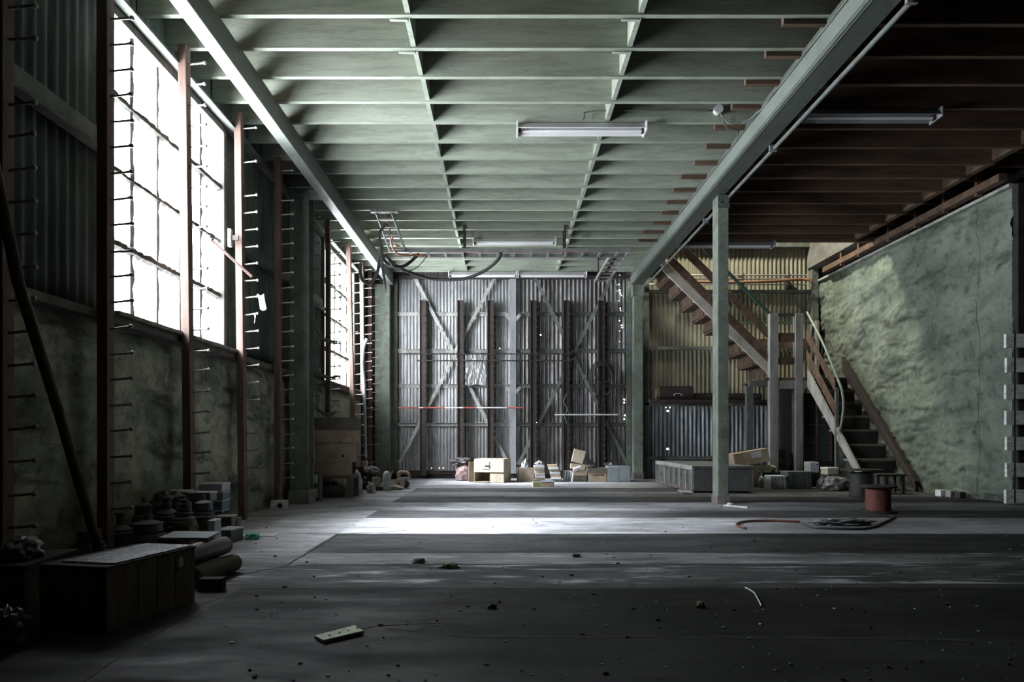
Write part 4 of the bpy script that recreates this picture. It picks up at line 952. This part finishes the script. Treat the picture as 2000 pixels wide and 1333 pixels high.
one('wooden_log', MB().tube([(PX(1141, 12.7), 12.7, PZ(896, 12.7)), (PX(1163, 12.7), 12.7, PZ(909, 12.7))], .032, 12), m_darksteel, 'dark round stick lying slanted on the lettered box', 'stick', smooth='auto')
bag('plastic_bag', (PX(1152, 12.6), 12.55, .25), (.2, .18, .06), m_bag_dark, 'dark bag flattened on the lettered box', 48)
def pcab(t, T, R):
    t = MB().obox(T((0, -.132, .142)), (.19, .004, .25), R).build('front_plate', m_bluegrey, t)
    for q in (-.07, .07): MB().cyl(T((q, -.136, .23)), T((q, -.132, .23)), .006, 8).build('screw', m_ink, t)
rbox('metal_cabinet', Vector((PX(1195.5, 12.6), 12.6, 0)), (.21, .26, .285), 0, M('pale_zinc', (.50, .54, .56), (.38, .42, .44), rough=.45, metal=.3), 'pale grey metal box, left of the twin boxes by the doors', 'metal box', parts=pcab)
rbox('metal_cabinet', Vector((PX(1218, 12.6), 12.6, 0)), (.205, .26, .285), 0, m_bluegrey, 'darker blue-grey metal box, right of the twin boxes by the doors', 'metal box', parts=pcab)
one('wire_tangle', MB().tube(smoothpts([(PX(1178 + 22 * random.random(), 12.5), 12.5 + .1 * random.random(), .29 + .05 * random.random()) for _ in range(14)], 5), .004, 5), m_galv, 'tangle of thin wire on the twin metal boxes', 'wire', smooth=True)

# ---- steel trough / ribbed bin right of the doors
t = thing('steel_trough', (3.2, 11.1, 0), 'long grey ribbed steel bin on the floor behind the green column', 'steel bin')
ta, tb, tc, td, tz = 2.78, 3.64, 9.98, 12.35, .39
MB().box(ta, tb, tc, td, .02, tz - .04).build('bin_body', m_greymetal, t, bevel=.004)
b = MB().box(ta - .02, tb + .02, tc - .02, td + .02, tz - .04, tz); b.build('rim', m_greymetal, t, bevel=.004)
MB().box(ta - .03, ta, tc - .02, td + .02, .0, .05).build('bottom_rail', m_rusty, t)
MB().box(ta - .035, ta, tc - .02, td + .02, tz - .06, tz + .002).build('top_rail', m_girt, t)
for k in range(8):
    y = tc + (td - tc - .04) * k / 7; MB().box(ta - .035, ta, y, y + .03, 0.03, tz - .04).build('rib', m_girt, t)
MB().box(tb - .01, tb + .012, tc - .012, tc + .02, 0, tz).build('corner_angle', m_rusty, t)
one('bent_plate', MB().obox((PX(1345, 9.6), 9.75, .03), (.2, .12, .012), (.25, .1, .3)), m_bluegrey, 'small bent plate on the floor at the corner of the ribbed bin', 'plate')

# ---- right hand cluster under the landing
Yr = 11.3
def plab(t, T, R):
    MB().obox(T((.0, -.15, .245)), (.60, .012, .012), R).build('edge_strip', m_card_dark, t)
    t = MB().obox(T((.08, -.152, .15)), (.16, .003, .10), R).build('shipping_label', m_paper, t)
    for k in range(3): MB().obox(T((.08, -.155, .125 + .024 * k)), (.12, .002, .004), R).build('print_line', m_bluegrey, t)
rbox('cardboard_box', Vector((PX(1464, Yr), Yr, .368)), (.58, .3, .22), 0, m_card, 'tilted brown carton with white shipping label behind the column', 'cardboard box', tilt=(0, -.17), parts=plab)
rbox('small_carton', Vector((PX(1484, 11.2), 11.25, .235)), (.27, .3, .12), .05, m_moss, 'mossy box under the tilted labelled carton', 'carton')
rbox('small_carton', Vector((PX(1466, 11.2), 11.25, 0)), (.22, .28, .235), -.05, m_card, 'torn brown box at the bottom below the tilted carton', 'carton')
rbox('small_carton', Vector((PX(1451, 11.2), 11.2, .237)), (.18, .24, .075), -.03, m_card_pale, 'pale torn box end beside the mossy box', 'carton')
bag('plastic_bag', (4.12, 10.92, 0), (.08, .12, .19), m_bag, 'grey plastic bag standing beside the file boxes', 51)
bag('dead_leaves', (4.43, 11.27, .232), (.11, .13, .10), m_rope, 'ball of dry straw behind the file boxes', 52, cat='straw', amp=.7)
rbox('small_carton', Vector((PX(1508, 11.2), 11.27, 0)), (.2, .2, .23), 0, m_dark, 'dark box under the ball of straw', 'carton')
for i, x in enumerate((1510, 1522, 1531)):
    def pf(t, T, R):
        for q in (-.03, .03): MB().obox(T((q * (.8 if i < 2 else .5), -.142, .155)), (.010, .003, .05), R).build('slot', m_ink, t)
    rbox('file_box', Vector((PX(x, 10.75), 10.85, 0)), ((.10, .09, .045)[i], .28, .205), 0, m_binder, ('first white upright file box, left of three', 'white upright file box in the middle of three', 'narrow white file box, right of three')[i], 'file box', 'white file boxes under the landing', parts=pf)
def pcr(t, T, R):
    for q in (-.13, -.10, .12, .15): MB().obox(T((q, -.155, .13)), (.008, .01, .24), R).build('rib', m_greymetal, t)
    MB().obox(T((0, 0, .262)), (.40, .32, .015), R).build('rim', m_greymetal, t)
rbox('plastic_crate', Vector((PX(1557, 10.85), 10.9, 0)), (.37, .3, .265), .03, m_blackcrate, 'dark green plastic crate beside the white file boxes', 'crate', parts=pcr)
rbox('file_box', Vector((PX(1586, 11.2), 11.3, .235)), (.07, .24, .17), 0, m_binder, 'grey file box on the dark block, left of the upper pair', 'file box')
rbox('file_box', Vector((PX(1594.5, 11.2), 11.3, .235)), (.065, .24, .17), 0, m_binder, 'grey file box with round mark, right of the upper pair', 'file box', parts=lambda t, T, R: MB().cyl(T((0, -.124, .13)), T((0, -.12, .13)), .012, 12).build('finger_hole', m_ink, t))
rbox('wooden_crate', Vector((PX(1596, 11.2), 11.3, 0)), (.30, .26, .233), 0, m_dark, 'dark crate under the upper pair of file boxes', 'crate')
rbox('small_carton', Vector((PX(1623, 10.9), 10.95, .22)), (.18, .2, .11), .1, m_card_pale, 'pale open carton beneath the lower stair flight', 'carton', lid=(.03, m_paper))
rbox('wooden_crate', Vector((PX(1630, 10.9), 10.98, 0)), (.26, .24, .217), .1, m_blackcrate, 'dark box under the pale open carton', 'crate')
bag('sack', (5.02, 10.76, 0), (.15, .14, .18), m_bag_dark, 'small grey sack at the foot of the stacked file boxes', 55)
bag('plastic_bag', (PX(1632, 10.5), 10.45, 0), (.38, .25, .2), M('dull_clear_bag', (.16, .16, .155), (.09, .09, .09), rough=.3), 'crumpled dull plastic bag beside the dark cable reel', 56, amp=.45)

# ---- cable reels
def reel(c, r_d, r_f, h, m_drum, m_fl, label, zf=.02, wraps=10):
    t = thing('cable_reel', c, label, 'cable reel')
    MB().lathe([(0, 0), (r_f, 0), (r_f, zf), (0, zf)], c, 32).build('flange', m_fl, t)
    MB().lathe([(0, h - zf), (r_f, h - zf), (r_f, h), (0, h)], c, 32).build('flange', m_fl, t)
    prof = []
    for k in range(wraps + 1): z = zf + (h - 2 * zf) * k / wraps; prof += [(r_d * .96, z), (r_d, z + (h / wraps) * .45)]
    prof = [p for p in prof if p[1] < h - zf]
    MB().lathe(prof, c, 28).build('wound_cable', m_drum, t, smooth=True)
    return t
reel((PX(1720, 7.3), 7.35, 0), .128, .185, .29, m_red, m_dark, 'red-brown cable reel standing on the floor near the stairs', wraps=12)
reel((PX(1690, 9.0), 9.1, 0), .15, .26, .385, m_black, m_darksteel, 'tall dark cable reel behind the red-brown one', wraps=7)
t = thing('wooden_stool', (PX(1738, 9.9), 9.9, 0), 'low dark stool between the reels and the bottom stair step', 'stool')
MB().box(PX(1709, 9.8), PX(1767, 9.8), 9.75, 10.05, .255, .28).build('seat', m_darksteel, t)
for x in (1711, 1728, 1760): MB().box(PX(x, 9.8), PX(x + 5, 9.8), 9.77, 9.81, 0, .255).build('leg', m_darksteel, t)
MB().box(PX(1762, 9.8), PX(1766, 9.8), 10.0, 10.04, 0, .255).build('leg', m_darksteel, t)
MB().box(PX(1711, 9.8), PX(1715, 9.8), 10.0, 10.04, 0, .255).build('leg', m_darksteel, t)

# ------------------------------------------------------------------ things hanging on the pegs
def fp(x, y): Y = FY(y); return (PX(x, Y), Y, 0)
def hang(Y, k, off, drop, r, m, label, cat='string', sway=.006):
    if (Y, k) not in PEGS: k += 1
    p = PEGS[(Y, k)] + Vector((off, 0, .008)); q = .0078 + r + .005
    pts = [p + Vector((0, q, -.03)), p + Vector((0, q, 0)), p + Vector((0, 0, q)), p + Vector((0, -q, 0)), p + Vector((sway, -q, -drop * .5)), p + Vector((-sway * .3, -q, -drop))]
    return cable('string', pts, r, m, label, cat, n=5)
one('plastic_scrap', MB().surf(lambda u, v: (PX(502 + 13 * u + 5 * v, 6.66), 6.672 + .006 * math.sin(u * 5 + v * 3), PZ(573 + 30 * v + 4 * math.sin(3 * u), 6.66)), 8, 10), m_paper, 'torn clear plastic scrap hanging on a peg past the big window', 'plastic scrap', solid=.002, smooth=True)
hang(6.65, 10, .12, .09, .003, m_paper, 'white string end below the torn plastic scrap')
hang(5.50, 3, .10, .14, .003, m_paper, 'white string tied to a low peg below the big window')
hang(5.50, 6, .11, .12, .0025, m_rope, 'thin string on the upper pegs under the window sill')
hang(5.50, 2, .10, .09, .003, m_rope, 'small string end on a low peg under the white string')
def ragrope(pts, label, seed):
    rng = random.Random(seed); mb = MB(); P = smoothpts(pts, 8)
    for k in range(9):
        o = Vector((rng.uniform(-.02, .02), rng.uniform(-.03, .03), rng.uniform(-.025, .025)))
        mb.tube([p + o * (0.5 + i / len(P)) + Vector((0, 0, .006 * math.sin(i * .8 + k))) for i, p in enumerate(P)], .006, 5)
    return one('frayed_rope', mb, m_rope, label, 'rope', smooth=True)
ragrope([pp(606, 643, 9.85), pp(618, 641, 9.85), pp(626, 655, 9.85), pp(640, 666, 9.85), pp(662, 667, 9.85)], 'frayed rope draped over pegs, topmost by the far window', 1)
ragrope([pp(606, 728, 9.85), pp(615, 722, 9.85), pp(628, 732, 9.85), pp(645, 738, 9.85), pp(663, 736, 9.85)], 'frayed rope draped over pegs below the far window sill level', 2)
ragrope([pp(606, 806, 9.85), pp(620, 800, 9.85), pp(634, 810, 9.85), pp(648, 811, 9.85), pp(660, 806, 9.85)], 'frayed rope draped low, just above the carton stack', 3)
cable('string', [pp(618, 722, 9.775), pp(619, 760, 9.775), pp(621, 800, 9.775), pp(629, 820, 9.775)], .006, m_rope, 'thin rope hanging between the frayed bundles', 'rope')
cable('curved_hose', [pp(717, 662, 12.24), pp(710, 680, 12.235), pp(708, 715, 12.235), pp(711, 750, 12.235), pp(712, 800, 12.235), pp(713, 850, 12.235), pp(714, 895, 12.235)], .03, m_galv, 'pale curved hose hanging down the far rack post', 'hose')
# chalk number on the wall
t6 = Vector((LW + .085, 5.28, PZ(738, 5.28)))
x6 = -2.66; Y6 = -2.66 * F / (326 - VX)
z6 = PZ(740, Y6)
P6 = smoothpts([(x6, Y6 + .03, z6 + .075), (x6, Y6 - .01, z6 + .04), (x6, Y6 - .03, z6 - .01), (x6, Y6 - .02, z6 - .05), (x6, Y6 + .02, z6 - .055), (x6, Y6 + .035, z6 - .02), (x6, Y6 + .01, z6 - .003), (x6, Y6 - .02, z6 - .02)], 6)
MB().tube(P6, .0035, 5).build('chalk_number', m_paper, wall_left)

# ------------------------------------------------------------------ floor details
def crack(pts, w_=.012):
    rng = random.Random(len(pts) * 13 + int(pts[0][0]))
    mb = MB(); Q = []
    for i in range(len(pts) - 1):
        a = Vector(fp(*pts[i])); b = Vector(fp(*pts[i + 1])); n_ = max(2, int((b - a).length / .07))
        for k in range(n_): Q.append(a.lerp(b, k / n_) + Vector((rng.uniform(-1, 1) * .006, rng.uniform(-1, 1) * .006, 0)))
    Q.append(Vector(fp(*pts[-1])))
    for a, b in zip(Q, Q[1:]):
        d = (b - a); d.z = 0
        if d.length < 1e-4: continue
        n_ = Vector((-d.y, d.x, 0)).normalized() * w_ * rng.uniform(.35, .7)
        mb.prism([a + n_, b + n_, b - n_, a - n_], (0, 0, .0012))
    o = mb.build('floor_crack', m_dark, bpy.data.objects['floor']); return o
crack([(660, 1045), (610, 1075), (555, 1108), (510, 1115), (450, 1128), (436, 1133)], .016)
crack([(600, 1081), (800, 1080), (1200, 1079), (1600, 1080), (2000, 1081)], .016)
crack([(580, 1105), (900, 1103), (1300, 1103), (1700, 1106), (2000, 1108)], .014)
crack([(865, 1233), (885, 1243), (1000, 1246), (1400, 1246), (1900, 1252)], .012)
crack([(600, 1044), (680, 1043), (760, 1040), (795, 1036)], .012)
crack([(468, 1150), (440, 1168), (400, 1178), (370, 1200), (330, 1225), (260, 1265), (190, 1315), (150, 1345)], .008)
crack([(1240, 958), (1500, 960), (1900, 962)], .02)
crack([(700, 1230), (740, 1223), (790, 1220), (850, 1218), (900, 1220), (910, 1224)], .012)
crack([(755, 1228), (810, 1234), (830, 1222), (880, 1225)], .010)
crack([(808, 1155), (862, 1183), (848, 1208), (820, 1215)], .009)
crack([(1130, 1044), (1500, 1043), (2000, 1045)], .01)
crack([(700, 1012), (1000, 1014), (1500, 1014)], .01)

a_, b_, c_, d_ = Vector(fp(614, 1250)), Vector(fp(632, 1259)), Vector(fp(711, 1240)), Vector(fp(693, 1229))
t = thing('painted_board', a_, 'pale green-white board with a notched end lying on the near floor', 'board')
up_ = Vector((0, 0, .004))
MB().prism([a_ + up_, b_ + up_, c_ + up_, c_.lerp(d_, .4) + (b_ - c_) * .02 + up_, c_.lerp(d_, .5) + (b_ - c_) * .12 + up_, c_.lerp(d_, .62) + (b_ - c_) * .03 + up_, d_ + up_], (0, 0, .012)).build('board_body', M('chipped_green_white_paint', (.52, .55, .43), (.38, .42, .31), scale=12, dirt=(.08, .08, .06), dirt_amt=.2), t)
for q in (.25, .5, .72):
    p = a_.lerp(d_, q) * .5 + b_.lerp(c_, q) * .5; MB().cyl(p + Vector((0, 0, .014)), p + Vector((0, 0, .0175)), .006, 8).build('nail_hole', m_ink, t)
cable('red_cable', [(*fp(1456, 1035)[:2], .012), (*fp(1442, 1031)[:2], .012), (*fp(1440, 1026)[:2], .012), (*fp(1460, 1021)[:2], .012), (*fp(1510, 1020)[:2], .012), (*fp(1562, 1022)[:2], .012)], .010, m_red, 'red cable end curled on the floor right of the column')
cable('black_cable', [(*fp(1568, 1026)[:2], .01), (*fp(1600, 1034)[:2], .01), (*fp(1690, 1035)[:2], .01), (*fp(1728, 1022)[:2], .01), (*fp(1744, 1013)[:2], .01), (*fp(1738, 1009)[:2], .01)], .010, m_black, 'black cable on the floor running to the red-brown reel')
bag('plastic_wrap', fp(1645, 1026), (.40, .12, .05), M('clear_wrap', (.20, .21, .22), (.08, .085, .09), rough=.2, scale=20, bump=.6, spec=.8), 'crumpled clear plastic wrap on the floor before the reels', 61, cat='plastic wrap', amp=.9)
rbox('wooden_block', Vector(fp(1125, 1088)), (.05, .045, .022), .1, m_iron2, 'small dark block standing alone on the floor', 'block')
bag('dirt_clump', fp(880, 1110), (.09, .05, .025), m_moss, 'brown clump of dirt on the floor, right of two', 62, cat='dirt clump', amp=.9)
bag('dirt_clump', fp(818, 1100), (.06, .04, .025), m_moss, 'brown clump of dirt on the floor, left of two', 63, cat='dirt clump', amp=.9)
bag('green_clump', fp(961, 1189), (.035, .02, .018), M('dark_green_moss', (.04, .16, .07), (.02, .09, .04)), 'tiny dark green tuft on the near floor', 64, cat='plant', amp=.9)
bag('dirt_clump', fp(1368, 1187), (.03, .025, .025), m_moss, 'small brown lump on the dark floor patch', 65, cat='dirt clump', amp=.7)
cable('twig', [(*fp(1456, 1150)[:2], .005), (*fp(1472, 1160)[:2], .006), (*fp(1480, 1172)[:2], .005), (*fp(1487, 1186)[:2], .005)], .0035, m_paper, 'thin pale twig lying on the near floor', 'twig')
one('white_strip', MB().bar((*fp(1414, 989)[:2], .008), (*fp(1461, 993)[:2], .008), .03, .012), m_paper, 'white plastic strip on the floor beside the column foot', 'strip')
one('paper_scrap', MB().blob(fp(1426, 988), (.07, .05, .03), 66, .5), m_paper, 'crumpled white paper scrap at the column foot', 'paper', smooth=True)

# small debris (uncountable chips), only where the floor is free
def footprints():
    out = []
    def meshes(o):
        r_ = [o] if o.type == 'MESH' else []
        for c in o.children: r_ += meshes(c)
        return r_
    bpy.context.view_layer.update()
    for o in list(COL.objects):
        if o.parent is None and o.get('kind') != 'structure':
            for q in meshes(o):
                P = [q.matrix_world @ Vector(c) for c in q.bound_box]
                if min(p.z for p in P) < .05: out.append((min(p.x for p in P), max(p.x for p in P), min(p.y for p in P), max(p.y for p in P)))
    return out
FOOT = footprints()
rng = random.Random(5); spots = []
def scatter(n, ylo, power, x0, smin, smax, m, name, label, cat):
    mb = MB(); k = 0
    while k < n:
        y = ylo + (1333 - ylo) * rng.random() ** power; x = rng.uniform(x0, 2000)
        p = Vector(fp(x, y)); s_ = rng.uniform(smin, smax); e = s_ * 2.6
        k += 1
        if p.x < -2.5 or p.x > 6.0 or p.y > 13.3: continue
        if any(a - e < p.x < b + e and c - e < p.y < d + e for a, b, c, d in FOOT): continue
        if any(abs(p.x - a) < e + g and abs(p.y - b) < e + g for a, b, g in spots): continue
        spots.append((p.x, p.y, e))
        dz = s_ * .6; w_ = s_ * rng.uniform(.7, 2.2)
        mb.obox(p + Vector((0, 0, dz * .5 + .0005 + w_ * .06)), (w_, s_ * rng.uniform(.6, 1.3), dz), (rng.uniform(-.1, .1), rng.uniform(-.1, .1), rng.uniform(0, 3)))
    tag(mb.build(name, m), label, cat, kind='stuff')
scatter(300, 945, 1.2, 440, .0025, .008, m_bluegrey, 'floor_litter', 'white paper and plaster chips scattered over the concrete floor', 'litter')
scatter(250, 950, 1.9, 450, .004, .011, m_dark, 'floor_grit', 'dark grit and crumbs scattered over the concrete floor', 'grit')
